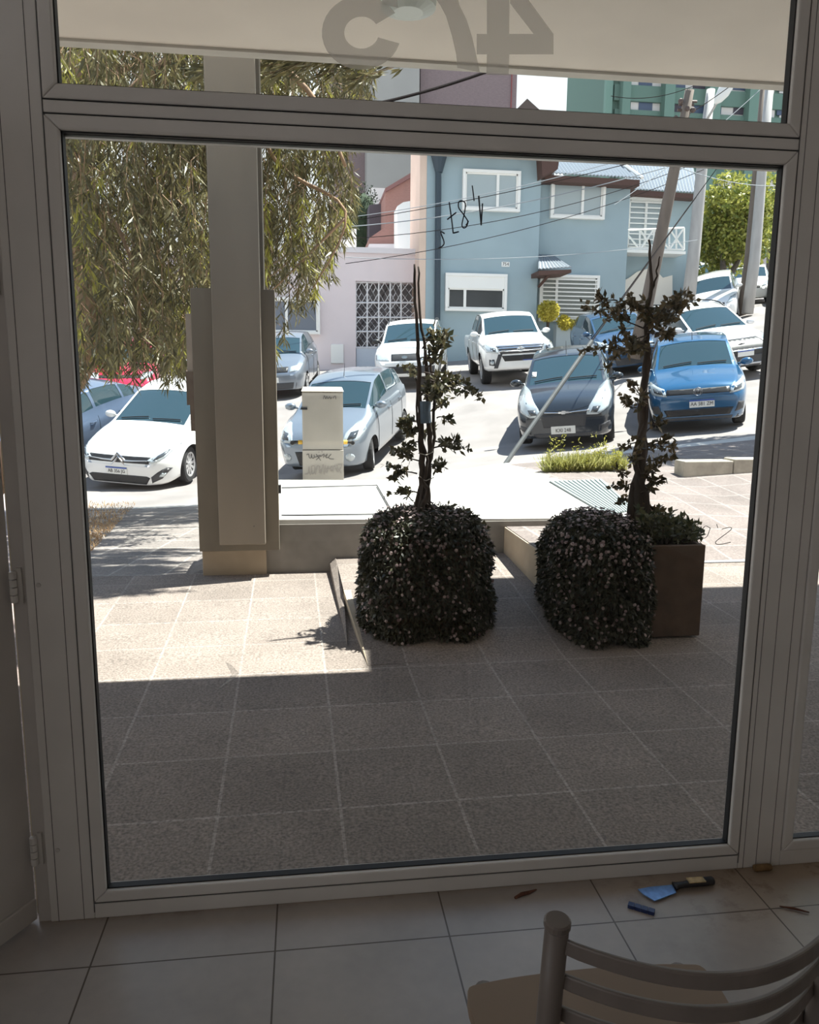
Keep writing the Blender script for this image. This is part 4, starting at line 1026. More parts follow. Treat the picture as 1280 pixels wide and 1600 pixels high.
for u in (457, 551):
    b = bmesh.new(); pq = PY(u, 692, Yc+.03); lathe(b, [(.022, 0), (.024, .02), (.018, .05)], Matrix.Translation((pq.x, Yc+.05, pq.z)) @ Matrix.Rotation(PI/2, 4, 'X'), 14); PU(obj('end_knob', b, black_pl), cb)
gm = mat('grey_spray', (.13, .12, .115), .8); gm2 = mat('faint_spray', (.36, .33, .30), .8)
def scr(pts, m, r_, nm='graffiti', lab=None):
    b = bmesh.new()
    for L_ in pts: tube(b, smooth_curve([PY(u, v, Yc-.0045) for u, v in L_], 4), r_, 4)
    for v in b.verts: v.co.y = Yc-.0055 + (v.co.y-Yc)*.15
    o = PU(obj(nm, b, m), cb); 
    if lab: o['label'] = lab
cv = lambda P: [(460 + x/9.7, 595 + y/9.7) for x, y in P]
scr([cv([(185, 1125), (215, 1110), (225, 1160), (250, 1170), (262, 1110)]), cv([(262, 1110), (270, 1170), (300, 1165), (300, 1120)]), cv([(310, 1160), (400, 1130), (330, 1200)]), cv([(330, 1110), (400, 1210)]), cv([(400, 1150), (450, 1110), (440, 1165)]), cv([(460, 1150), (500, 1110), (480, 1165), (520, 1160)]), cv([(530, 1140), (560, 1110), (520, 1160), (545, 1185), (600, 1185)]), cv([(370, 1075), (375, 1085)]), cv([(415, 1070), (425, 1080)])], gm, .0035, lab='scrawled tag in grey')
scr([cv([(160, 1415), (215, 1400), (220, 1300)]), cv([(215, 1330), (245, 1430)]), cv([(265, 1290), (265, 1400), (300, 1400), (310, 1300), (270, 1290)]), cv([(320, 1420), (345, 1310), (370, 1290), (380, 1400)]), cv([(385, 1290), (400, 1410), (440, 1270), (455, 1420)]), cv([(470, 1280), (480, 1400)]), cv([(510, 1290), (500, 1400)]), cv([(480, 1340), (540, 1330)]), cv([(545, 1350), (560, 1300), (585, 1320), (570, 1370), (545, 1350)]), cv([(590, 1390), (610, 1290), (650, 1380), (650, 1270)]), cv([(660, 1380), (700, 1330), (725, 1260)]), cv([(665, 1270), (725, 1270)]), cv([(670, 1330), (710, 1400)])], gm2, .0045, lab='large faint sprayed word')
scr([cv([(440, 275), (455, 225), (475, 275), (490, 235), (510, 275)]), cv([(515, 270), (535, 240), (550, 275), (570, 250)]), cv([(590, 270), (600, 240), (625, 235), (630, 280)])], gm, .003, lab='small black scribble near the top')

# ================================================================== LEFT TREE
rnd = random.Random(11)
et = tag(empty('eucalyptus_tree', (-3.45, 7.2, gz(-3.45, 7.2))), 'large eucalyptus with drooping olive leaves on the left sidewalk', 'tree')
tb = [Vector((-3.45, 7.2, gz(-3.45, 7.2)-.1)), PY(128, 560, 7.2), PY(122, 430, 7.3), PY(114, 320, 7.4), PY(112, 180, 7.5), PY(150, 0, 7.6), PY(200, -250, 7.6)]
bm = bmesh.new(); q_ = smooth_curve(tb, 5); tube(bm, q_, [.20 - .004*i for i in range(len(q_))], 12)
PU(obj('trunk', bm, bark_e, smooth=True), et)
br = [([PY(104, 320, 7.4), PY(200, 150, 7), PY(350, 60, 6.8), PY(480, 140, 6.6), PY(540, 260, 6.5)], .07), ([PY(108, 180, 7.5), PY(220, 100, 8.2), PY(300, 180, 8.4), PY(330, 330, 8.4)], .05),
      ([PY(110, 200, 7.4), PY(165, 60, 6.5), PY(240, -40, 5.8)], .045), ([PY(540, 340, 7.0), PY(480, 400, 7), PY(440, 440, 7), PY(408, 468, 7)], .018),
      ([PY(350, 60, 6.8), PY(430, 250, 7.2), PY(540, 330, 7.0), PY(490, 450, 7)], .03), ([PY(100, 400, 7.3), PY(160, 330, 6.6), PY(210, 420, 6.4), PY(220, 520, 6.4)], .035),
      ([PY(455, 395, 7.1), PY(430, 410, 7.1), PY(405, 425, 7.1)], .010), ([PY(450, 410, 7.1), PY(425, 430, 7.1), PY(402, 440, 7.1)], .008)]
for pts, r_ in br:
    q_ = smooth_curve(pts, 5); PU(obj('branch', TB(q_, [r_*(1-.8*i/len(q_)) for i in range(len(q_))], 7), bark_e, smooth=True), et)
POL = [(60, -400), (600, -400), (600, 60), (575, 100), (585, 160), (570, 185), (548, 240), (560, 300), (557, 350), (530, 385), (535, 430), (505, 440), (490, 480), (462, 490), (450, 530), (432, 570), (400, 560), (380, 500), (330, 520), (300, 560), (285, 600), (262, 612), (250, 570), (225, 575), (205, 590), (190, 575), (150, 585), (125, 600), (60, 600)]
leaves = []; twb = bmesh.new(); nst = 0
tries = 0
while nst < 1800 and tries < 160000:
    tries += 1
    x, y, z = rnd.uniform(-5.2, 1.6), rnd.uniform(5.2, 9.6), rnd.uniform(1.6, 6.5)
    pr = proj((x, y, z))
    if pr is None or not inpoly(pr[0], pr[1]-0, POL): continue
    u, v = pr
    if u > 395 and y < 6.8: continue
    if u < 140 and 280 < v < 540 and y < 7.6 and rnd.random() < .7: continue
    ln = rnd.uniform(.35, .95)
    # thin out: gaps between the trunk side and the right lobe
    if 190 < u < 330 and 330 < v < 480 and rnd.random() < .25: continue
    if v < 20 and rnd.random() < .55: continue
    if u > 400 and v > 390 and rnd.random() < .5: continue
    p = Vector((x, y, z)); end = p + Vector((rnd.uniform(-.12, .12), rnd.uniform(-.12, .12), -ln)); pe = proj(end)
    if pe and not inpoly(pe[0], pe[1], POL):
        ln *= .4; end = p + Vector((0, 0, -ln)); pe = proj(end)
        if not inpoly(pe[0], pe[1]-12, POL): continue
    nst += 1; mid = (p+end)/2 + rv(rnd)*.06; start = p + Vector((rnd.uniform(-.15, .15), rnd.uniform(-.15, .15), .08))
    q_ = [start, p, mid, end]; tube(twb, q_, [.005, .004, .003, .0015], 3, False)
    young = rnd.random() < .12
    for k in range(int(34*ln/.6)+8):
        t = rnd.random(); b_ = p.lerp(mid, t*2) if t < .5 else mid.lerp(end, t*2-1)
        d = (Vector((0, 0, -1.0)) + rv(rnd)*.75).normalized(); w = d.cross(rv(rnd)).normalized()
        leaves.append((b_ + rv(rnd)*.03, d, w, rnd.uniform(.10, .19), rnd.uniform(.014, .024), rnd.uniform(-.7, .7), young))
# a bough reaching over the patio above the sight line, which throws the streaked shade
bq = smooth_curve([PY(240, -40, 5.8), Vector((.2, 4.9, 4.6)), Vector((.5, 3.9, 4.5)), Vector((.6, 2.6, 4.3))], 5)
PU(obj('branch', TB(bq, [.04-.0015*i for i in range(len(bq))], 6), bark_e, smooth=True), et)
for k in range(420):
    p = Vector((rnd.uniform(.2, 1.5), rnd.choice((rnd.uniform(3.5, 4.3), rnd.uniform(3.7, 5.1), rnd.uniform(4.2, 5.2))), rnd.uniform(4.1, 4.8))) if k % 5 else Vector((rnd.uniform(.3, 1.0), rnd.uniform(2.3, 2.75), rnd.uniform(4.0, 4.4)))
    d0 = Vector((-1, rnd.uniform(-.15, .15), -.35)).normalized(); tube(twb, [p, p+d0*.5], [.005, .002], 3, False)
    for j in range(34):
        d = (d0 + rv(rnd)*.4).normalized(); leaves.append((p + d0*rnd.random()*.5 + rv(rnd)*.04, d, d.cross(rv(rnd)).normalized(), rnd.uniform(.10, .19), .022, .3, False))
o = PU(obj('twigs', twb, bark_e), et); o['kind'] = 'stuff'
PU(leaf_cloud('foliage', [l[:6] for l in leaves if not l[6]], leafE, None), et)
PU(leaf_cloud('young_foliage', [l[:6] for l in leaves if l[6]], leafY, None), et)

# dry grass on the verge, green tuft by the kerb
def tuft(name, area, n, h, m, label, cat, zf, kind='stuff'):
    lv = []
    for _ in range(n):
        x, y = area(rnd); z = zf(x, y); d = (Vector((0, 0, 1)) + rv(rnd)*.7).normalized()
        lv.append((Vector((x, y, z)), d, d.cross(rv(rnd)).normalized(), (rnd.random()**1.6*1.1+.25)*h, rnd.uniform(.006, .014)*max(1, h*6), rnd.uniform(-.6, .6)))
    o = leaf_cloud(name, lv, m, None); tag(o, label, cat)
    if kind: o['kind'] = kind
    return o
va, vb = PZ(208, 790, 0.02), PZ(150, 860, .06)
def area(r):
    u, v = r.uniform(60, 212), r.uniform(786, 862)
    lim = 212 - (v-790)*.95
    if u > lim: u = lim - r.random()*60
    d = ray(u, v); D = 4.0
    while D < 12:
        p = Vector(CAMP)+d*D
        zz = gz(p.x, p.y) if p.y > 3.6 else GP(p.y)
        if p.z < zz: break
        D += .03
    return p.x, p.y
leafS = leaf_mat('straw', (.42, .24, .12), (.72, .52, .30), .3)
tuft('dry_grass', area, 4200, .045, leafS, 'straw-coloured dry grass on the verge at the left edge of the window', 'grass', lambda x, y: (gz(x, y) if y > 3.6 else GP(y)))
gc = PG(915, 737)
o = tuft('grass_tuft', lambda r: (gc.x + max(-.5, min(.5, r.gauss(0, .24))), gc.y + abs(r.gauss(0, .07))), 3600, .21, leaf_mat('weed', (.24, .26, .07), (.55, .52, .22), .4), 'green and straw weeds growing by the kerb below the black car', 'weeds', gz)
lv = []
for k in range(70):
    x, y = gc.x + rnd.uniform(-.48, .48), gc.y + rnd.uniform(-.05, .15); z = gz(x, y); q_ = [Vector((x, y, z)), Vector((x+rnd.uniform(-.1, .1), y, z+(rnd.uniform(.08, .30) if k > 6 else rnd.uniform(.35, .5))))]
    for j in range(30): lv.append((q_[0].lerp(q_[1], rnd.uniform(.2, 1)) + rv(rnd)*.03, rv(rnd), rv(rnd), .05, .015, .2))
leaf_cloud('weed_stalks', lv, leafY, o)

# tree added on the right, outside the window's view, to shade the kerb
rt_ = tag(empty('added_shade_tree', (11.4, 8.8, gz(11.4, 8.8))), 'round-crowned street tree beyond the right edge of the window', 'tree')
PU(obj('trunk', TB([(11.4, 8.8, gz(11.4, 8.8)-.1), (11.3, 8.8, 3.5), (10.6, 9.0, 5.6), (9.0, 9.1, 7.3)], [.18, .14, .10, .05], 10), bark_e), rt_)
lv = []
for _ in range(9000):
    d = rv(rnd); p = Vector((9.0, 9.1, 7.5)) + Vector((d.x*2.2, d.y*1.5, d.z*.9))*rnd.uniform(.55, 1.0)
    ld = rv(rnd); lv.append((p, ld, ld.cross(rv(rnd)).normalized(), .17, .10, .2))
lv = [l for l in lv if (lambda q: q is None or q[0] > 1225 or q[1] < 112)(proj(l[0]))]
PU(leaf_cloud('foliage', lv, leafG, None), rt_)

# kerb block at the right, stay tube with its wire
kg = PG(1068, 746); ky = kg.y; k0, k1 = PY(1068, 745, ky), PY(1260, 742, ky)
o = obj('kerb_block', BX(((k0.x, ky, k0.z-.1), (k0.x+.62, ky+.25, PY(1068, 721, ky).z)), ((k0.x+.63, ky, k0.z-.1), (k1.x, ky+.25, PY(1068, 718, ky).z))), curbm, bevel=.01); tag(o, 'low weathered concrete kerb block on the right-hand sidewalk', 'kerb block')
g0_ = PG(787, 724); stp = PY(925, 533, g0_.y+.9)
o = obj('stay_tube', TB([g0_ - Vector((0, 0, .05)), stp], .036, 10), mat('galvanised_tube', (.13, .135, .135), .6, .3, var=.1)); tag(o, 'slanting grey steel stay tube crossing in front of the black car', 'tube')
# ================================================================== HOUSES
def fbox(u0, v0, u1, v1, y, d, bot=None, dz=0):
    """box with its front face on the facade plane Y = y, given by the corners of its outline"""
    a, b = PY(u0, v1, y), PY(u1, v0, y); c = PY(u0, v0, y)
    return ((a.x, y, bot if bot is not None else a.z), (b.x, y+d, (b.z+c.z)/2))
whitem = mat('white_trim', (.84, .83, .80), .6); glassh = mat('house_glass', (.10, .15, .17), .12, spec=.8); curtain = mat('curtain_glass', (.36, .42, .44), .25, spec=.6); darkg = mat('dark_house_glass', (.03, .035, .04), .15, spec=.6)
bluew = mat('blue_render', (.33, .42, .46), .9, var=.05, scale=1.2); bluew2 = mat('blue_render_shaded', (.235, .35, .425), .9, var=.05, scale=1.2)
peach = mat('peach_render', (.72, .55, .45), .9, var=.08, scale=1); pinkw = mat('pale_pink_render', (.74, .65, .66), .9, var=.04, scale=1)
brownw = mat('brown_fascia', (.09, .045, .035), .7); tinm = mat('corrugated_sheet', (.27, .30, .335), .5, .3)
def window(root, u0, v0, u1, v1, y, split=.62, g=curtain, fw=.10, name='window', bars=0, lower=None):
    a, b = PY(u0, (v0+v1)/2, y), PY(u1, (v0+v1)/2, y); zt, zb = PY((u0+u1)/2, v0, y).z, PY((u0+u1)/2, v1, y).z; x0, x1 = a.x, b.x
    bm = BX(((x0, y-.16, zb), (x1, y+.12, zb+fw)), ((x0, y-.16, zt-fw), (x1, y+.12, zt)), ((x0, y-.16, zb+fw), (x0+fw, y+.12, zt-fw)), ((x1-fw, y-.16, zb+fw), (x1, y+.12, zt-fw)))
    w = obj(name, bm, whitem, root, bevel=.01)
    y = y - .13
    s = .045; xi0, xi1, zi0, zi1 = x0+fw, x1-fw, zb+fw, zt-fw
    if lower: zi1b = zi0 + (zi1-zi0)*lower; obj('shutter_box', BX(((xi0, y+.0, zi1b), (xi1, y+.1, zi1))), whitem, w); zi1 = zi1b
    xm = xi0 + (xi1-xi0)*split
    obj('sash', BX(((xi0, y+.03, zi0), (xi1, y+.09, zi0+s)), ((xi0, y+.03, zi1-s), (xi1, y+.09, zi1)), ((xi0, y+.03, zi0), (xi0+s, y+.09, zi1)), ((xi1-s, y+.03, zi0), (xi1, y+.09, zi1)), ((xm-s, y+.02, zi0), (xm+s, y+.09, zi1))), whitem, w)
    obj('pane', BX(((xi0+s, y+.07, zi0+s), (xi1-s, y+.08, zi1-s))), g, w)
    if bars:
        bb = bmesh.new()
        for k in range(bars):
            z = zi0 + (zi1-zi0)*(k+.5)/bars; box(bb, (xi0, y-.04, z-.022), (xi1, y-.01, z+.022))
        obj('window_bars', bb, whitem, w)
    return w
def corrugated(P00, P10, P11, P01, n, m, parent, name='roof', amp=.03):
    """sheet between four corners, ridges run from edge P00-P10 to edge P01-P11"""
    bm = bmesh.new(); k = n*4; up = (Vector(P10)-Vector(P00)).cross(Vector(P01)-Vector(P00)).normalized()
    if up.z < 0: up = -up
    A = []; B = []
    for i in range(k+1):
        t = i/k; h = up*amp*math.sin(2*PI*n*t)
        A.append(bm.verts.new(Vector(P00).lerp(Vector(P10), t)+h)); B.append(bm.verts.new(Vector(P01).lerp(Vector(P11), t)+h))
    for i in range(k): bm.faces.new((A[i], A[i+1], B[i+1], B[i]))
    o = obj(name, bm, m, parent, smooth=False); sd = o.modifiers.new('t', 'SOLIDIFY'); sd.thickness = .03; return o
Yb = 25.0
bh = tag(empty('blue_house'), 'blue two-storey house with white window surrounds and corrugated roof', 'house')
def wl(name, u0, v0, u1, y, d, m, root, zbot=1.0, ztop=None):
    a = PY(u0, 300, y).x; b = PY(u1, 300, y).x; z = PY((u0+u1)/2, v0, y).z if ztop is None else ztop
    return obj(name, BX(((a, y, zbot), (b, y+d, z))), m, root)
wl('left_wall', 667, 225, 845, Yb, 2.9, bluew, bh)
wl('side_wall', 656, 205, 666.8, Yb+.02, 2.4, peach, bh)
wl('middle_wall', 845.2, 277, 985, Yb+.5, 7, bluew, bh)
wl('right_wall', 985.2, 301, 1088, Yb+1.8, 6, bluew, bh)
window(bh, 722, 267, 812, 331, Yb, .62, curtain)
window(bh, 859, 284, 944, 343, Yb+.5, .60, curtain)
window(bh, 695, 428, 791, 487, Yb, .30, darkg, lower=.62)
window(bh, 841, 430, 934, 503, Yb+.5, .27, mat('barred_glass', (.22, .24, .22), .3), bars=10)
window(bh, 977, 309, 1037, 392, Yb+1.8, .5, curtain, name='balcony_door', bars=9)
# downpipe
b = bmesh.new(); tube(b, [PY(685, 245, Yb-.1), PY(685, 300, Yb-.1), PY(683, 560, Yb-.1)], .10, 8); obj('downpipe', b, mat('dark_pipe', (.03, .05, .07), .5), bh)
b = bmesh.new(); lathe(b, [(.12, -.4), (.26, .1), (.26, .2)], Matrix.Translation(PY(686, 250, Yb-.1)), 10); obj('rain_hopper', b, mat('dark_pipe', (.03, .05, .07), .5), bh)
pq = PY(790, 413, Yb); hn = obj('house_number', BX(((pq.x-.14, Yb-.02, pq.z-.08), (pq.x+.14, Yb, pq.z+.08))), whitem, bh)
text_mesh('number_lettering', '754', .15, Matrix.Translation((pq.x, Yb-.025, pq.z)) @ Matrix.Rotation(PI/2, 4, 'X'), platet, hn)
# eaves and roofs
def eave(u0, v0, u1, v1, y, drop, d=.9):
    a, b = PY(u0, v0, y-.5), PY(u1, v1, y-.5); bm = bmesh.new()
    prism(bm, [(a.x, a.y, a.z), (b.x, b.y, b.z), (b.x, b.y, b.z-drop), (a.x, a.y, a.z-drop)], (0, d, 0)); return obj('eave', bm, brownw, bh)
eave(852, 273, 1000, 281, Yb+.5, .20); eave(984, 296, 1090, 303, Yb+1.8, .16)
r0, r1 = PY(860, 271, Yb), PY(1003, 279, Yb)
corrugated(r0, r1, PY(965, 236, Yb+3.4)+Vector((0, 0, .0)), PY(830, 225, Yb+3.4), 26, tinm, bh)
r0, r1 = PY(985, 296, Yb+1.3), PY(1092, 302, Yb+1.3)
corrugated(r0, r1, PY(1082, 252, Yb+5), PY(960, 238, Yb+5), 22, tinm, bh)
b = TB([PY(945, 236, Yb+2.5), PY(1004, 278, Yb-.05)], .06, 6); obj('ridge_cap', b, whitem, bh)
b = bmesh.new(); prism(b, [PY(846, 236, Yb-.6), PY(874, 250, Yb-.6), PY(872, 264, Yb-.6), PY(848, 276, Yb-.6)], (0, .8, 0)); obj('gable_fascia', b, brownw, bh)
b = bmesh.new(); prism(b, [PY(670, 232, Yb-.5), PY(856, 240, Yb-.5), PY(856, 230, Yb-.5), PY(670, 222, Yb-.5)], (0, .7, 0)); obj('eave', b, brownw, bh)
# porch roof over the door
corrugated(PY(842, 421, Yb-.9), PY(894, 418, Yb-.9), PY(866, 400, Yb+.4), PY(842, 399, Yb+.4), 9, tinm, bh, 'porch_roof', .02)
b = bmesh.new(); prism(b, [PY(842, 423, Yb-.9), PY(893, 421, Yb-.9), PY(893, 426, Yb-.9), PY(842, 430, Yb-.9)], (0, 1.2, 0)); tube(b, [PY(842, 448, Yb), PY(862, 425, Yb-.8)], .05, 6); obj('porch_bracket', b, brownw, bh)
# balcony
b = bmesh.new(); yb = Yb+1.0
for A, B in (((976, 360), (1069, 356)), ((976, 390), (1069, 390)), ((976, 360), (976, 390)), ((1000, 359), (1000, 390)), ((1022, 358), (1022, 390)), ((1046, 357), (1046, 390)), ((1069, 356), (1069, 390)), ((1000, 359), (1022, 390)), ((1022, 358), (1000, 390)), ((1046, 357), (1069, 390)), ((1069, 356), (1046, 390)), ((976, 360), (1000, 390)), ((1057, 357), (1057, 390)), ((1022, 358), (1046, 390))):
    tube(b, [PY(*A, yb), PY(*B, yb)], .035, 4)
obj('balcony_railing', b, whitem, bh)
a, b2 = PY(974, 390, yb), PY(1071, 390, yb); obj('balcony_floor', BX(((a.x, yb-.05, a.z-.1), (b2.x, Yb+1.8, a.z))), whitem, bh)
b = bmesh.new(); prism(b, [PY(u, v, Yb+1.7) for u, v in ((970, 520), (970, 440), (982, 435), (997, 424), (1012, 420), (1027, 424), (1036, 434), (1051, 430), (1051, 520))], (0, .1, 0)); obj('arched_garage_door', b, mat('cream_door', (.86, .80, .72), .7), bh)
obj('planter_ledge', BX(fbox(868, 508, 915, 560, Yb-.35, .35, bot=1.2)), mat('grey_ledge', (.33, .38, .40), .9), bh)

# topiary and bushes in front of the blue house
def bush(name, c, r, n, m, label, cat='bush', stem=None, parent_loc=None):
    t = tag(empty(name, c), label, cat); lv = []
    for _ in range(n):
        d = rv(rnd); p = Vector(c) + Vector((d.x*r[0], d.y*r[1], d.z*r[2]))*rnd.uniform(.72, 1.03); ld = (d + rv(rnd)*.9).normalized()
        lv.append((p, ld, ld.cross(rv(rnd)).normalized(), .12, .07, .2))
    PU(leaf_cloud('foliage', lv, m, None), t)
    b = bmesh.new(); bmesh.ops.create_icosphere(b, subdivisions=2, radius=1, matrix=Matrix.Translation(c) @ Matrix.Diagonal((r[0]*.8, r[1]*.8, r[2]*.8, 1))); PU(obj('inner_foliage', b, m, smooth=True), t)
    if stem: PU(obj('stem', TB([Vector(c), Vector(stem)], .05, 6), bark), t)
    return t
cc_ = PY(857, 486, Yb-.5); bush('topiary_bush', cc_, (.32, .32, .30), 900, leafB, 'ball-shaped yellow topiary on a short stem before the blue house', 'bush', (cc_.x, cc_.y, cc_.z-.65))
cc_ = PY(882, 505, Yb-.3); bush('low_bush', cc_, (.20, .18, .22), 400, leafB, 'small upright yellow-green bush on the ledge of the blue house')
cc_ = PY(900, 509, Yb-.3); bush('low_bush', cc_, (.22, .18, .14), 400, leafB, 'small flat yellow-green bush on the ledge, right of the upright one')

# pale pink low house with the lattice gate
Yp = 26.0
ph = tag(empty('pink_house'), 'low pale pink house with a white lattice garage gate', 'house')
g0x, g1x = PY(556, 500, Yp).x, PY(653, 500, Yp).x; zr = PY(520, 393, Yp).z; zgt = PY(600, 440, Yp).z
obj('wall', BX(((PY(60, 500, Yp).x, Yp, 1.2), (g0x, Yp+6, zr)), ((g0x, Yp, zgt), (g1x, Yp+6, zr)), ((g1x, Yp, 1.2), (PY(667, 500, Yp).x, Yp+6, zr)), ((g0x, Yp+3, 1.2), (g1x, Yp+6, zgt))), pinkw, ph)
obj('cornice', BX(((PY(60, 393, Yp).x, Yp-.08, zr-.02), (PY(667, 393, Yp).x, Yp+.2, zr+.16))), mat('pale_trim', (.72, .68, .70), .8), ph)
window(ph, 395, 465, 500, 522, Yp, .5, mat('shaded_glass', (.16, .18, .22), .3), .09)
z1_, z2_ = PY(535, 538, Yp).z, PY(535, 568, Yp).z; obj('meter_box', BX(((PY(517, 550, Yp).x, Yp-.06, z2_), (PY(537, 550, Yp).x, Yp, z1_))), whitem, ph, bevel=.02)
gate = obj('lattice_gate', BX(((g0x+.02, Yp+.1, 1.3), (g1x-.02, Yp+.16, PY(600, 543, Yp).z))), mat('gate_sheet', (.55, .60, .68), .6), ph)
b = bmesh.new(); cols = [556, 574, 592, 610, 627, 651]; rows = [441, 473, 496, 518, 543]
for u in cols: tube(b, [PY(u, rows[0], Yp+.1), PY(u, rows[-1], Yp+.1)], .028, 4)
for v in rows: tube(b, [PY(cols[0], v, Yp+.1), PY(cols[-1], v, Yp+.1)], .028, 4)
for i in range(5):
    for j in range(4):
        u0, u1, v0, v1 = cols[i], cols[i+1], rows[j], rows[j+1]
        for s_ in (0, .5):
            tube(b, [PY(u0+(u1-u0)*s_, v0, Yp+.1), PY(u1, v1-(v1-v0)*s_, Yp+.1)], .011, 3, False); tube(b, [PY(u0, v0+(v1-v0)*s_, Yp+.1), PY(u1-(u1-u0)*s_, v1, Yp+.1)], .011, 3, False)
            tube(b, [PY(u1-(u1-u0)*s_, v0, Yp+.1), PY(u0, v1-(v1-v0)*s_, Yp+.1)], .011, 3, False); tube(b, [PY(u1, v0+(v1-v0)*s_, Yp+.1), PY(u0+(u1-u0)*s_, v1, Yp+.1)], .011, 3, False)
obj('lattice', b, mat('gate_bars', (.78, .78, .80), .5), gate)
obj('gate_backing', BX(((g0x, Yp+.8, 1.3), (g1x, Yp+.85, PY(600, 441, Yp+.8).z+.3))), mat('dark_backing', (.17, .16, .17), .8), gate)

# buildings behind
brick = tile_mat('brick_wall', (.30, .20, .19), (.40, .33, .32), .5, .16, .015, speck=.1, sscale=4, colvar=.15)
def building(name, u0, vt, u1, y, d, m, label, cat='building', zb=1.5, vb=None):
    x0, x1 = PY(u0, 300, y).x, PY(u1, 300, y).x; z1 = PY((u0+u1)/2, vt, y).z
    t = tag(empty(name, ((x0+x1)/2, y, zb)), label, cat); PU(obj('walls', BX(((x0, y, zb), (x1, y+d, z1))), m), t); return t
greyb = mat('grey_render', (.36, .352, .335), .9, var=.05, scale=.6); brickp = mat('brick_far', (.235, .18, .185), .9, var=.16, scale=5, stretch=(1, 1, 5))
building('brick_tower', 520, -60, 572, 52, 8, brickp, 'brown brick tower left of the tall grey building')
building('grey_tower', 574, -80, 654, 50, 8, greyb, 'tall plain grey building behind the pink house')
t = building('brick_tower', 655.5, -80, 803, 51, 8, brickp, 'wide brown brick tower with a red edge right of the grey building')
PU(obj('red_corner', BX(fbox(797, -80, 806, 230, 50.9, 1)), mat('red_trim', (.45, .07, .06), .7)), t)
# brick gable house
gh = tag(empty('gable_house', PY(610, 400, 34)), 'brick house with a sloping gable behind the pink house', 'house')
def slab(name, P, y, d, m, root): b = bmesh.new(); prism(b, [PY(u, v, y) for u, v in P], (0, d, 0)); return PU(obj(name, b, m), root)
brn = mat('gable_brick', (.36, .19, .16), .9, var=.12, scale=6, stretch=(1, 1, 5))
slab('gable_wall', [(577, 405), (577, 372), (602, 355), (602, 300), (645, 274), (660, 265), (660, 405)], 34, 5, brn, gh)
slab('roof_edge', [(602, 300), (602, 294), (662, 258), (662, 266)], 33.8, 5.5, mat('roof_brown', (.25, .12, .11), .8), gh)
slab('dark_wall', [(577, 372), (577, 320), (602, 318), (602, 357)], 36, 3, mat('slate_wall', (.10, .085, .10), .8), gh)
slab('low_wall', [(577, 405), (577, 381), (622, 381), (622, 405)], 33, 1, mat('pale_trim', (.72, .68, .70), .8), gh)
slab('white_stack', [(577.5, 320), (577.5, 293), (602, 294), (602, 320)], 40, 1, whitem, gh)
ck = slab('chimney_duct', [(621, 398), (621, 322), (630, 316), (641, 314), (641, 398)], 31, 1.2, whitem, gh)
wt = tag(empty('white_annex', PY(545, 380, 30)), 'small white sunlit wall end left of the dark hedge', 'wall'); slab('wall', [(525, 400), (525, 352), (557, 358), (557, 400)], 30, 2, whitem, wt)
hd = PY(568, 360, 38); bush('hedge', hd, (1.0, .8, 2.2), 1600, mat('dark_hedge', (.025, .045, .02), .9), 'dark evergreen hedge seen between pink house roof and brick gable')
# small pitched roofs over the transom line
dg = tag(empty('dormer_house', PY(825, 200, 44)), 'small dark gabled roofs beside the wide brick tower', 'house')
for P in ([(768, 420), (768, 184), (776, 168), (783, 176), (791, 190), (791, 420)], [(792, 420), (792, 186), (824, 154), (856, 183), (866, 200), (866, 420)]):
    slab('gable', P, 44, 3, mat('dark_gable', (.10, .075, .065), .8), dg)
slab('gable_face', [(806, 215), (806, 190), (824, 172), (843, 190), (843, 215)], 43.9, .1, mat('grey_gable', (.30, .30, .31), .8), dg)
# green apartment block
Yg = 62
gb = tag(empty('apartment_block', PY(1080, 300, Yg)), 'tall green and white apartment block at the upper right', 'building')
grn = mat('green_render', (.13, .215, .18), .8); gw = mat('white_render', (.70, .66, .65), .8)
PU(obj('walls', BX(fbox(935, 60, 1330, 420, Yg, 10)), grn), gb)
PU(obj('corner_pier', BX(fbox(934, 60, 962, 420, Yg-.3, .4)), mat('pale_green_render', (.20, .33, .28), .8)), gb)
for j in range(-2, 7):                     # white bands with their windows, one storey every 35 px
    v0 = 117 + j*38; sl = .04
    vt, vb_ = v0, v0+24
    bm = bmesh.new()
    for (a, b) in ((985, 1036), (1045, 1108), (1115, 1172), (1180, 1212), (1218, 1290)):
        lo, hi = fbox(a, vt+(a-985)*.02, b, vb_+(a-985)*.02, Yg-.10, .1); box(bm, lo, hi)
    PU(obj('white_band', bm, gw), gb)
    for i, (a, b) in enumerate(((972, 983), (998, 1020), (1048, 1072), (1083, 1104), (1118, 1128), (1146, 1170), (1184, 1204), (1214, 1232), (1245, 1268))):
        w = PU(obj('window', BX(fbox(a, vt+5+(a-985)*.02, b, vt+20+(a-985)*.02, Yg-.16, .1)), mat('far_window', (.06, .09, .16), .3) if (i+j) % 3 else mat('far_blind', (.06, .05, .07), .6)), gb)
    if j > -2:
        lo, hi = fbox(960, v0-14, 1290, v0+1, Yg-.35, .35); PU(obj('balcony_band', BX((lo, hi)), grn), gb)
for u in (975, 1042, 1112, 1176): PU(obj('pier', BX(fbox(u-3, 60, u+3, 420, Yg-1, 1)), mat('mid_green_render', (.15, .25, .21), .8)), gb)

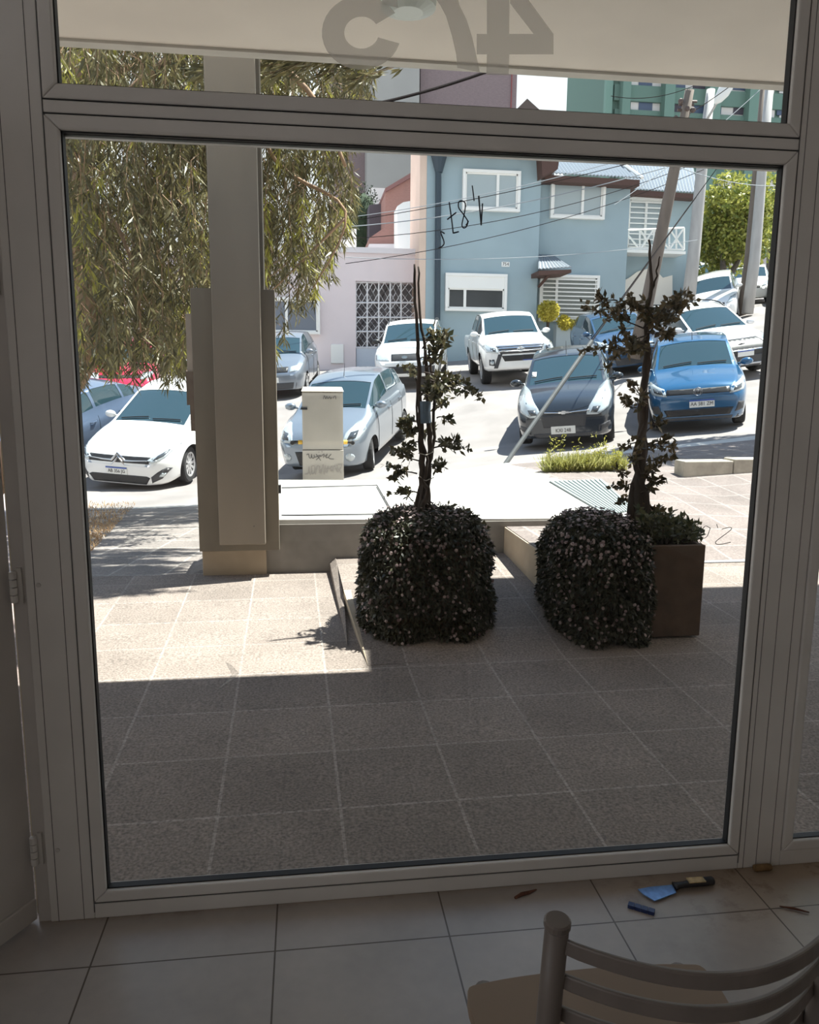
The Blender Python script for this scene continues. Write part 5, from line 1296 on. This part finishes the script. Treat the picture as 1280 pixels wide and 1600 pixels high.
# street tree far right
def crown_tree(name, base, cr, rad, n, m, label, size=.16):
    t = tag(empty(name, base), label, 'tree'); b = bmesh.new()
    tube(b, [Vector(base), Vector(base)+Vector((.02, 0, .9)), Vector(cr)-Vector((.3, 0, rad[2]*.5))], [.22, .17, .06], 8); tube(b, [Vector(base)+Vector((.05, 0, .7)), Vector(cr)+Vector((.7, 0, -rad[2]*.3))], [.14, .05], 7)
    PU(obj('trunk', b, mat('grey_bark', (.12, .10, .085), .9, var=.2, scale=10)), t); lv = []
    blobs = [(Vector(cr) + Vector((rnd.uniform(-.6, .6)*rad[0], rnd.uniform(-.6, .6)*rad[1], rnd.uniform(-.65, .7)*rad[2])), rnd.uniform(.3, .5)) for _ in range(26)]
    for _ in range(n):
        c, f = rnd.choice(blobs); d = rv(rnd); p = c + Vector((d.x*rad[0], d.y*rad[1], d.z*rad[2]))*f*rnd.uniform(.6, 1.05); ld = rv(rnd)
        lv.append((p, ld, ld.cross(rv(rnd)).normalized(), size*rnd.uniform(.7, 1.2), size*.6, .2))
    PU(leaf_cloud('foliage', lv, m, None), t); return t
tb_ = PY(1128, 478, 27); crown_tree('leafy_tree', tb_, PY(1143, 355, 27), (1.45, 1.3, 1.75), 16000, leafG, 'bright yellow-green leafy tree right of the blue house', .17)
tb_ = PY(1200, 470, 33); crown_tree('leafy_tree', tb_, PY(1212, 350, 33), (1.0, 1.2, 1.5), 7000, leafG, 'second green tree cut by the right frame, beyond the pole pair', .17)
# poles
def pole(name, pts, rad, m, label, cat='pole', y=None):
    o = obj(name, TB([PY(u, v, yy) for u, v, yy in pts], rad, 12), m, smooth=True); return tag(o, label, cat)
pole('leaning_pole', [(990, 560, 17.0), (1012, 470, 16.8), (1057, 250, 16.3), (1078, 140, 16)], [.17, .16, .125, .10], wood, 'brown wooden pole leaning right in front of the blue house')
pole('street_pole', [(1072, 505, 23), (1084, 400, 23), (1098, 250, 23), (1111, 140, 23)], [.22, .20, .17, .13], poleg, 'pale grey concrete pole at the corner of the blue house')
pole('wooden_pole', [(1158, 500, 24), (1171, 400, 24), (1184, 252, 24), (1196, 120, 24)], [.16, .15, .13, .12], wood, 'brown wooden pole, left one of the pair at the right')
pole('street_pole', [(1168, 490, 23.5), (1180, 400, 23.5), (1192, 252, 23.5), (1204, 120, 23.5)], [.19, .18, .15, .13], poleg, 'pale grey pole, right one of the pair at the right')
pole('distant_pole', [(1085, 478, 26), (1095, 455, 26), (1092, 440, 26)], [.06, .05, .04], bark, 'short crooked dark stem before the far parked cars', 'stem')
# cross-arm hardware and street lamp
b = bmesh.new(); 
for u, v in ((1060, 185), (1068, 163), (1066, 172), (1073, 158)): tube(b, [PY(u-7, v, 16.1), PY(u+16, v+1, 16.1)], .035, 5)
for u, v in ((1056, 185), (1074, 170), (1083, 172), (1064, 158)): bmesh.ops.create_icosphere(b, subdivisions=1, radius=.07, matrix=Matrix.Translation(PY(u, v, 16)))
o = obj('insulator_rack', b, mat('rack_brown', (.10, .07, .06), .7)); tag(o, 'dark insulator rack fixed to the leaning wooden pole', 'insulator rack')
b = bmesh.new(); lathe(b, [(.04, -.55), (.14, -.35), (.20, .0), (.17, .35), (.06, .5)], Matrix.Translation(PY(1131, 143, 22)) @ Matrix.Rotation(math.radians(35), 4, 'Y') @ Matrix.Diagonal((1, .6, .8, 1)), 12)
lp = obj('street_lamp', b, mat('lamp_glass', (.72, .72, .70), .3), smooth=True); tag(lp, 'white street lamp head on a thin arm above the apartment block', 'street lamp')
obj('arm', TB([PY(1125, 152, 22), PY(1112, 175, 22.5), PY(1103, 190, 23)], .04, 6), poleg, lp)
# wires
def wire(a, b, sag, r_, m, label, n=14):
    A, B = PY(*a), PY(*b); pts = []
    for i in range(n+1):
        t = i/n; p = A.lerp(B, t); p.z -= sag*4*t*(1-t); pts.append(p)
    o = obj('cable', TB(pts, r_*.8, 5), m); return tag(o, label, 'cable', 'overhead cables')
wire((560, 168, 13), (770, 109, 13), .05, .035, wirem, 'thick dark cable slanting across the grey tower above the transom')
wl_ = [((500, 345, 20), (1085, 215, 17), .25, .012, wirew), ((500, 352, 20), (1060, 235, 17), .15, .012, wirem), ((500, 357, 20), (1040, 262, 17), .25, .016, wirew), ((500, 375, 20), (1100, 250, 22), .5, .012, wirem),
       ((540, 412, 20), (1100, 265, 22), .35, .012, wirem), ((540, 402, 20), (1090, 375, 22), .25, .012, wirew), ((880, 590, 15), (1130, 250, 16), .0, .012, wirem), ((960, 320, 18), (1240, 90, 20), .2, .012, wirew),
       ((1010, 215, 17), (1230, 60, 20), .2, .014, wirem), ((980, 225, 17), (1230, 290, 22), .3, .014, wirew), ((955, 150, 20), (1130, 110, 20), .3, .012, wirem)]
names = ['uppermost pale overhead wire across the blue house', 'thin dark wire just under the uppermost pale one', 'thicker pale wire crossing the first-floor window', 'dark sagging wire below the thicker pale one', 'lowest dark wire, reaching the corner pole', 'pale wire running almost level below the upper windows',
         'taut guy wire rising right behind the right planter climber', 'pale wire rising to the upper right past the leaning pole', 'dark wire rising from leaning pole toward the apartment block', 'pale wire falling to the right across the leafy tree', 'thin dark wire crossing the left part of the apartment block']
for (a, b, s_, r_, m), nm in zip(wl_, names): wire(a, b, s_, r_, m, nm)
gw_ = obj('guy_wire', TB([stp, PY(1088, 308, 17)], .012, 5), wirem); tag(gw_, 'guy wire from the top of the slanting steel tube up to the leaning pole', 'cable')

# low wall at far right
fw = tag(empty('far_wall', PY(1200, 430, 38)), 'pale low building behind the far parked cars on the right', 'building'); slab('wall', [(1095, 520), (1095, 400), (1300, 400), (1300, 520)], 38, 3, mat('pale_far_wall', (.50, .46, .47), .9), fw)
# garden wall behind the left tree, reddish gate column
lw = tag(empty('red_brick_pillar', PY(150, 500, 19)), 'dark red-brown wall behind the eucalyptus leaves', 'wall'); slab('wall', [(60, 640), (60, 455), (175, 455), (175, 640)], 19.5, 1, mat('dark_red_wall', (.10, .045, .035), .9), lw)
# ================================================================== CARS
def hd(a): a = math.radians(a); return (-math.sin(a), -math.cos(a))
def front_at(u, v, a, spec):             # the front bumper's foot is seen at (u, v)
    p = PG(u, v); F = Vector((*hd(a), 0)); c = p - F*(spec['L']/2); return Vector((c.x, c.y, gz(c.x, c.y)))
def fleet(name, base, u, v, a, label, **kw):
    sp = variant(base, **kw) if kw else base
    return build_car(name, sp, front_at(u, v, a, sp), hd(a), label)
mir = dict(mirror=True)
white = paint('white', (.80, .80, .79)); silverb = paint('silver_blue', (.24, .28, .325), .55, .32); blackp = paint('black', (.022, .028, .036), .2, .22); bluep = paint('blue', (.010, .090, .205), .25, .25)
greyp = paint('grey', (.22, .25, .29), .5, .3); redp = paint('red', (.62, .03, .08), .1, .25); steel = paint('steel_blue', (.13, .18, .27), .4, .3); navy = paint('navy', (.03, .08, .16), .3, .25); whiteg = paint('white_pearl', (.66, .66, .68), .1, .3)
SEDAN = dict(L=4.60, W=1.79, H=1.49, fo=.93, wb=2.71, r=.33, ws=(1.12, 2.0), rg=(3.55, 4.12),
    top=[(-.05, .48), (0, .58), (.05, .70), (.2, .80), (.5, .88), (1.05, .99), (1.15, 1.03), (2.0, 1.41), (2.5, 1.49), (3.1, 1.46), (3.55, 1.36), (4.12, 1.10), (4.45, 1.06), (4.58, .95), (4.65, .7)],
    belt=[(0, .62), (.5, .80), (1.1, .92), (3.5, 1.0), (4.2, 1.02), (4.6, .98)], plan=[(-.1, .55), (0, .66), (.05, .80), (.15, .90), (.4, .97), (.9, 1.0), (3.6, 1.0), (4.2, .95), (4.5, .86), (4.62, .75), (4.7, .7)],
    bot=[(0, .22), (.3, .18), (4.2, .2), (4.6, .32)], glass=[(1.3, 2.35), (2.43, 3.25), (3.32, 3.7)], mir=(1.42, 1.0), seams=(1.3, 2.39, 3.3), handles=(2.2, 3.1), patches=[])
# white sedan, chevron badge
build_w = variant(SEDAN, paint=white, emblem=('chevrons', .635, .125), plate=(-.04, .455, 'AB 356 JG', False), spokes=10, rimm=silver, steer=.12, roofw=.76, patches=[
    ('grille', [(-.56, .60), (.56, .60), (.62, .68), (.56, .70), (-.56, .70), (-.62, .68)], black_pl),
    ('headlight', [(.50, .635), (.62, .61), (.78, .68), (.86, .80), (.83, .86), (.70, .76), (.58, .69)], lensm, mir),
    ('headlight_bowl', [(.62, .65), (.76, .70), (.81, .79), (.68, .72)], lensd, dict(mirror=True, off=.009, th=.004)),
    ('lower_intake', [(-.50, .24), (.50, .24), (.58, .36), (.52, .385), (-.52, .385), (-.58, .36)], black_pl),
    ('fog_light_recess', [(.60, .27), (.74, .33), (.84, .47), (.80, .52), (.70, .46), (.60, .38)], dark_pl, mir),
    ('fog_light', [(.70, .37), (.76, .36), (.79, .42), (.74, .44)], lensm, dict(mirror=True, off=.010, th=.004))])
fleet('sedan_car', build_w, 188, 766, 20, 'white sedan with chevron badge parked at the left, front towards us')
# silver-blue hatchback behind the cabinet
HB = stretch(HATCH, .925, 1.03, W=1.60, paint=silverb, emblem=('oval_h', .70, .05), plate=(0, .33, '', True), spokes=14, steer=.25, roofw=.76, mirm=silverb,
    patches=[('headlight', [(.44, .64), (.70, .66), (.76, .78), (.72, .92), (.60, .90), (.48, .78)], lensm, mir), ('headlight_bowl', [(.52, .68), (.66, .70), (.68, .80), (.56, .78)], lensd, dict(mirror=True, off=.009, th=.004)),
    ('grille', [(-.40, .64), (.40, .64), (.42, .68), (-.42, .68)], black_pl), ('lower_intake', [(-.34, .26), (.34, .26), (.40, .50), (-.40, .50)], black_pl),
    ('fog_light', [(.56+.075*math.cos(k*PI/6), .40+.07*math.sin(k*PI/6)) for k in range(12)], lensm, mir)], antenna=1.75)
fleet('hatchback_car', HB, 500, 748, 21, 'silver-blue hatchback parked behind the beige cabinet')
# black hatchback
AG = stretch(HATCH, 1.02, 1.0, W=1.68, paint=blackp, emblem=('cross', .665, .055), plate=(-.02, .37, 'KXI 248', True), spokes=6, steer=0, antenna=1.85,
    top=[(-.05, .52), (0, .66), (.05, .78), (.2, .86), (.5, .94), (.9, 1.0), (1.02, 1.04), (1.78, 1.42), (2.2, 1.48), (2.9, 1.47), (3.45, 1.40), (3.85, 1.0), (3.95, .85), (4.0, .7)],
    patches=[('headlight', [(.36, .60), (.55, .60), (.72, .68), (.80, .82), (.74, 1.02), (.58, .94), (.42, .74)], lensm, mir), ('headlight_bowl', [(.44, .64), (.54, .63), (.60, .72), (.48, .72)], lensd, dict(mirror=True, off=.009, th=.004)),
    ('grille', [(-.34, .42), (.34, .42), (.38, .62), (-.38, .62)], dark_pl), ('chrome_bar', [(-.42, .668), (0, .645), (.42, .668), (.42, .682), (0, .66), (-.42, .682)], chrome, dict(off=.012)),
    ('lower_intake', [(-.46, .25), (.46, .25), (.52, .32), (-.52, .32)], dark_pl), ('fog_light_recess', [(.56, .32), (.76, .38), (.74, .46), (.56, .42)], dark_pl, mir),
    ('windshield_sticker', [(-.60, 1.12), (-.52, 1.12), (-.52, 1.19), (-.60, 1.19)], platem, dict(off=.004, th=.003))])
fleet('hatchback_car', AG, 884, 703, 21, 'black hatchback with large headlights behind the slanting steel tube')
# blue hatchback
VB = stretch(HATCH, 1.0, .99, W=1.66, paint=bluep, emblem=('ring', .735, .068), plate=(.06, .53, 'AA 581 ZM', False), spokes=6, antenna=1.80,
    top=[(-.05, .56), (0, .68), (.05, .80), (.2, .87), (.5, .94), (.9, 1.0), (1.02, 1.05), (1.7, 1.42), (2.1, 1.48), (2.9, 1.47), (3.4, 1.40), (3.78, 1.0), (3.87, .85), (3.92, .7)],
    patches=[('grille', [(-.52, .69), (.52, .69), (.50, .775), (-.50, .775)], black_pl), ('headlight', [(.50, .67), (.74, .69), (.80, .80), (.76, .86), (.54, .79)], lensm, mir), ('headlight_bowl', [(.56, .70), (.70, .72), (.72, .78), (.58, .76)], lensd, dict(mirror=True, off=.009, th=.004)),
    ('lower_intake', [(-.50, .32), (.50, .32), (.56, .44), (-.56, .44)], black_pl), ('bumper_lip', [(-.70, .25), (.70, .25), (.72, .30), (-.72, .30)], dark_pl), ('fog_light_recess', [(.58, .36), (.72, .38), (.74, .50), (.64, .52)], dark_pl, mir)])
fleet('hatchback_car', VB, 1092, 677, 24, 'bright blue hatchback with round badge parked at the right')
# white pickup
PK = dict(L=5.3, W=1.86, H=1.80, fo=.95, wb=3.09, r=.385, tw=.24, ws=(1.42, 2.15), rg=(3.72, 3.85), rear_glass=False,
    top=[(-.05, .75), (0, .90), (.05, 1.02), (.2, 1.08), (.8, 1.16), (1.35, 1.20), (1.45, 1.25), (2.15, 1.70), (2.6, 1.79), (3.4, 1.78), (3.72, 1.70), (3.86, 1.16), (5.2, 1.14), (5.3, 1.0)],
    belt=[(0, .9), (.5, 1.0), (1.4, 1.10), (3.8, 1.14), (5.3, 1.10)], plan=[(-.1, .68), (0, .78), (.06, .88), (.2, .94), (.5, .98), (1, 1.0), (5.1, 1.0), (5.3, .96)],
    bot=[(0, .42), (.3, .36), (5, .42), (5.3, .5)], glass=[(1.65, 2.6), (2.68, 3.55)], mir=(1.72, 1.22), seams=(1.6, 2.64, 3.6), handles=(2.45, 3.4), roofw=.74, paint=white,
    emblem=('ovals', .90, .065), plate=(.25, .58, '', False), spokes=6, mirm=white, patches=[
    ('grille', [(-.50, .80), (.50, .80), (.58, .98), (-.58, .98)], dark_pl), ('grille_bar', [(-.54, .855), (.54, .855), (.54, .885), (-.54, .885)], chrome, dict(off=.012)), ('grille_bar', [(-.56, .925), (.56, .925), (.56, .955), (-.56, .955)], chrome, dict(off=.012)), ('grille_bar', [(-.60, .975), (.60, .975), (.60, 1.0), (-.60, 1.0)], chrome, dict(off=.012)),
    ('headlight', [(.56, .82), (.84, .86), (.88, 1.0), (.82, 1.03), (.58, .97)], lensm, mir), ('headlight_bowl', [(.62, .86), (.74, .88), (.74, .96), (.62, .94)], lensd, dict(mirror=True, off=.009, th=.004)),
    ('lower_intake', [(-.40, .62), (.40, .62), (.48, .76), (-.48, .76)], black_pl), ('bumper_guard', [(.58, .46), (.68, .46), (.56, .80), (.46, .80)], dark_pl, dict(mirror=True, off=.014)), ('fog_light_recess', [(.64, .52), (.78, .54), (.78, .68), (.66, .68)], dark_pl, mir),
    ('fog_light', [(.715+.045*math.cos(k*PI/6), .60+.05*math.sin(k*PI/6)) for k in range(12)], lensm, dict(mirror=True, off=.01, th=.004))])
fleet('pickup_truck', PK, 815, 606, 6, 'white pickup truck with oval badge before the blue house')
# white off-roader behind the left climber
OR = stretch(HATCH, 1.08, 1.15, W=1.72, r=.34, paint=white, roofw=.80, rails=(1.95, 3.5), emblem=('oval', .83, .05), plate=(.0, .52, '', True), spokes=5, mirm=black_pl,
    bot=[(0, .34), (.3, .30), (3.8, .32), (4.2, .42)], tw=.22, patches=[('grille', [(-.34, .74), (.34, .74), (.36, .90), (-.36, .90)], black_pl), ('headlight', [(.40, .74), (.74, .76), (.78, .90), (.42, .90)], lensm, mir), ('front_bumper', [(-.82, .42), (.82, .42), (.84, .60), (-.84, .60)], dark_pl, dict(off=.02, th=.03)), ('lower_intake', [(-.40, .44), (.40, .44), (.40, .56), (-.40, .56)], black_pl, dict(off=.024))])
fleet('offroad_car', OR, 634, 611, 14, 'white off-roader with roof rails by the lattice gate')
# grey hatchback at the far left of the gate
GR = stretch(HATCH, 1.0, 1.04, W=1.66, paint=greyp, emblem=('ring', .74, .06), plate=(-.02, .50, '', True), patches=[('grille', [(-.42, .68), (.42, .68), (.44, .80), (-.44, .80)], black_pl), ('headlight', [(.46, .67), (.72, .70), (.78, .84), (.50, .80)], lensm, mir), ('lower_intake', [(-.60, .26), (.60, .26), (.64, .42), (-.64, .42)], dark_pl)])
fleet('hatchback_car', GR, 428, 626, 8, 'dark grey hatchback partly behind the column, near the pink house window')
# red car
RD = stretch(HATCH, 1.0, 1.0, W=1.68, paint=redp, emblem=('oval', .80, .05), plate=(-.02, .52, '', True), patches=[('grille', [(-.50, .74), (.50, .74), (.48, .80), (-.48, .80)], black_pl), ('headlight', [(.48, .70), (.74, .74), (.78, .86), (.52, .84)], lensm, mir), ('lower_intake', [(-.52, .28), (.52, .28), (.56, .42), (-.56, .42)], black_pl)])
fleet('hatchback_car', RD, 190, 640, -4, 'bright red hatchback under the eucalyptus leaves')
WR = stretch(HATCH, 1.02, 1.0, W=1.68, paint=white, plate=None, emblem=None, patches=[('headlight', [(.48, .70), (.74, .74), (.78, .86), (.52, .84)], lensm, mir), ('grille', [(-.44, .66), (.44, .66), (.44, .76), (-.44, .76)], black_pl)])
fleet('hatchback_car', WR, 325, 606, 8, 'white hatchback half hidden right of the red car')
# steel-blue sedan at the left edge
cw = front_at(188, 766, 20, SEDAN); Lw = Vector((math.cos(math.radians(20)), -math.sin(math.radians(20)), 0))
SB = stretch(SEDAN, .95, .97, W=1.70, paint=steel, plate=None, emblem=None, patches=[('headlight', [(.50, .64), (.74, .66), (.80, .78), (.56, .76)], lensm, mir), ('tail_light', [(.56, .74), (.80, .74), (.82, .96), (.60, .96)], redl, dict(how='rear', mirror=True))])
pc2 = cw - Lw*2.2 + Vector((*hd(20), 0))*.7
build_car('sedan_car', SB, Vector((pc2.x, pc2.y, gz(pc2.x, pc2.y))), hd(26), 'steel-blue sedan at the left edge of the window, beside the white sedan')
# navy hatchback behind the black one
NV = stretch(HATCH, 1.0, 1.03, W=1.70, paint=navy, emblem=None, plate=None, steer=-.2, patches=[('headlight', [(.46, .66), (.72, .70), (.80, .90), (.60, .86)], lensm, mir), ('grille', [(-.40, .60), (.40, .60), (.42, .70), (-.42, .70)], black_pl), ('lower_intake', [(-.44, .28), (.44, .28), (.5, .46), (-.5, .46)], dark_pl)])
fleet('hatchback_car', NV, 992, 588, 6, 'navy hatchback between the black car and the white crossover')
# white crossover
CX = stretch(HATCH, 1.14, 1.09, W=1.82, r=.36, tw=.22, paint=whiteg, rails=(2.0, 3.6), emblem=('ovals', .86, .055), plate=(.0, .60, '', False), spokes=5, glassm=carglass, bot=[(0, .30), (.3, .26), (4.2, .28), (4.5, .4)],
    patches=[('grille', [(-.50, .56), (.50, .56), (.62, .72), (.48, .90), (-.48, .90), (-.62, .72)], black_pl), ('headlight', [(.56, .80), (.80, .84), (.86, .93), (.80, .95), (.60, .88)], lensm, mir), ('headlight_bowl', [(.62, .82), (.80, .86), (.80, .90), (.64, .87)], lensd, dict(mirror=True, off=.009, th=.004)),
    ('front_bumper', [(-.84, .30), (.84, .30), (.86, .44), (.60, .56), (-.60, .56), (-.86, .44)], dark_pl, dict(off=.008)), ('silver_lip', [(-.5, .34), (.5, .34), (.52, .38), (-.52, .38)], silver, dict(off=.02)),
    ('chrome_bar', [(-.5, .66), (.5, .66), (.5, .68), (-.5, .68)], chrome, dict(off=.012))])
fleet('crossover_car', CX, 1165, 594, -2, 'white crossover with black grille behind the blue hatchback')
# far parked cars at the right
def farcar(nm, base, u, v, y, a, label, col, **kw):
    p = PY(u, v, y); sp = variant(base, paint=col, plate=None, emblem=None, **kw); return build_car(nm, sp, Vector((p.x, p.y, gz(p.x, p.y))), hd(a), label, detail=0)
pt_ = [('headlight', [(.46, .66), (.72, .70), (.80, .86), (.60, .82)], lensm, mir), ('grille', [(-.40, .60), (.40, .60), (.42, .70), (-.42, .70)], black_pl)]
farcar('hatchback_car', HATCH, 1118, 503, 25.0, 30, 'far white hatchback left of the brown pole in the parked row', white, patches=pt_)
farcar('tall_car', stretch(HATCH, 1.1, 1.18, W=1.8, r=.34), 1108, 470, 34, 5, 'tall white car furthest up the street by the tree trunk', white, patches=pt_)
farcar('hatchback_car', HATCH, 1168, 488, 29, 30, 'far white car between the pole pair in the parked row', white, patches=pt_)
farcar('hatchback_car', HATCH, 1238, 505, 26.5, 30, 'far silver-white car cut by the right window frame', whiteg, patches=pt_)
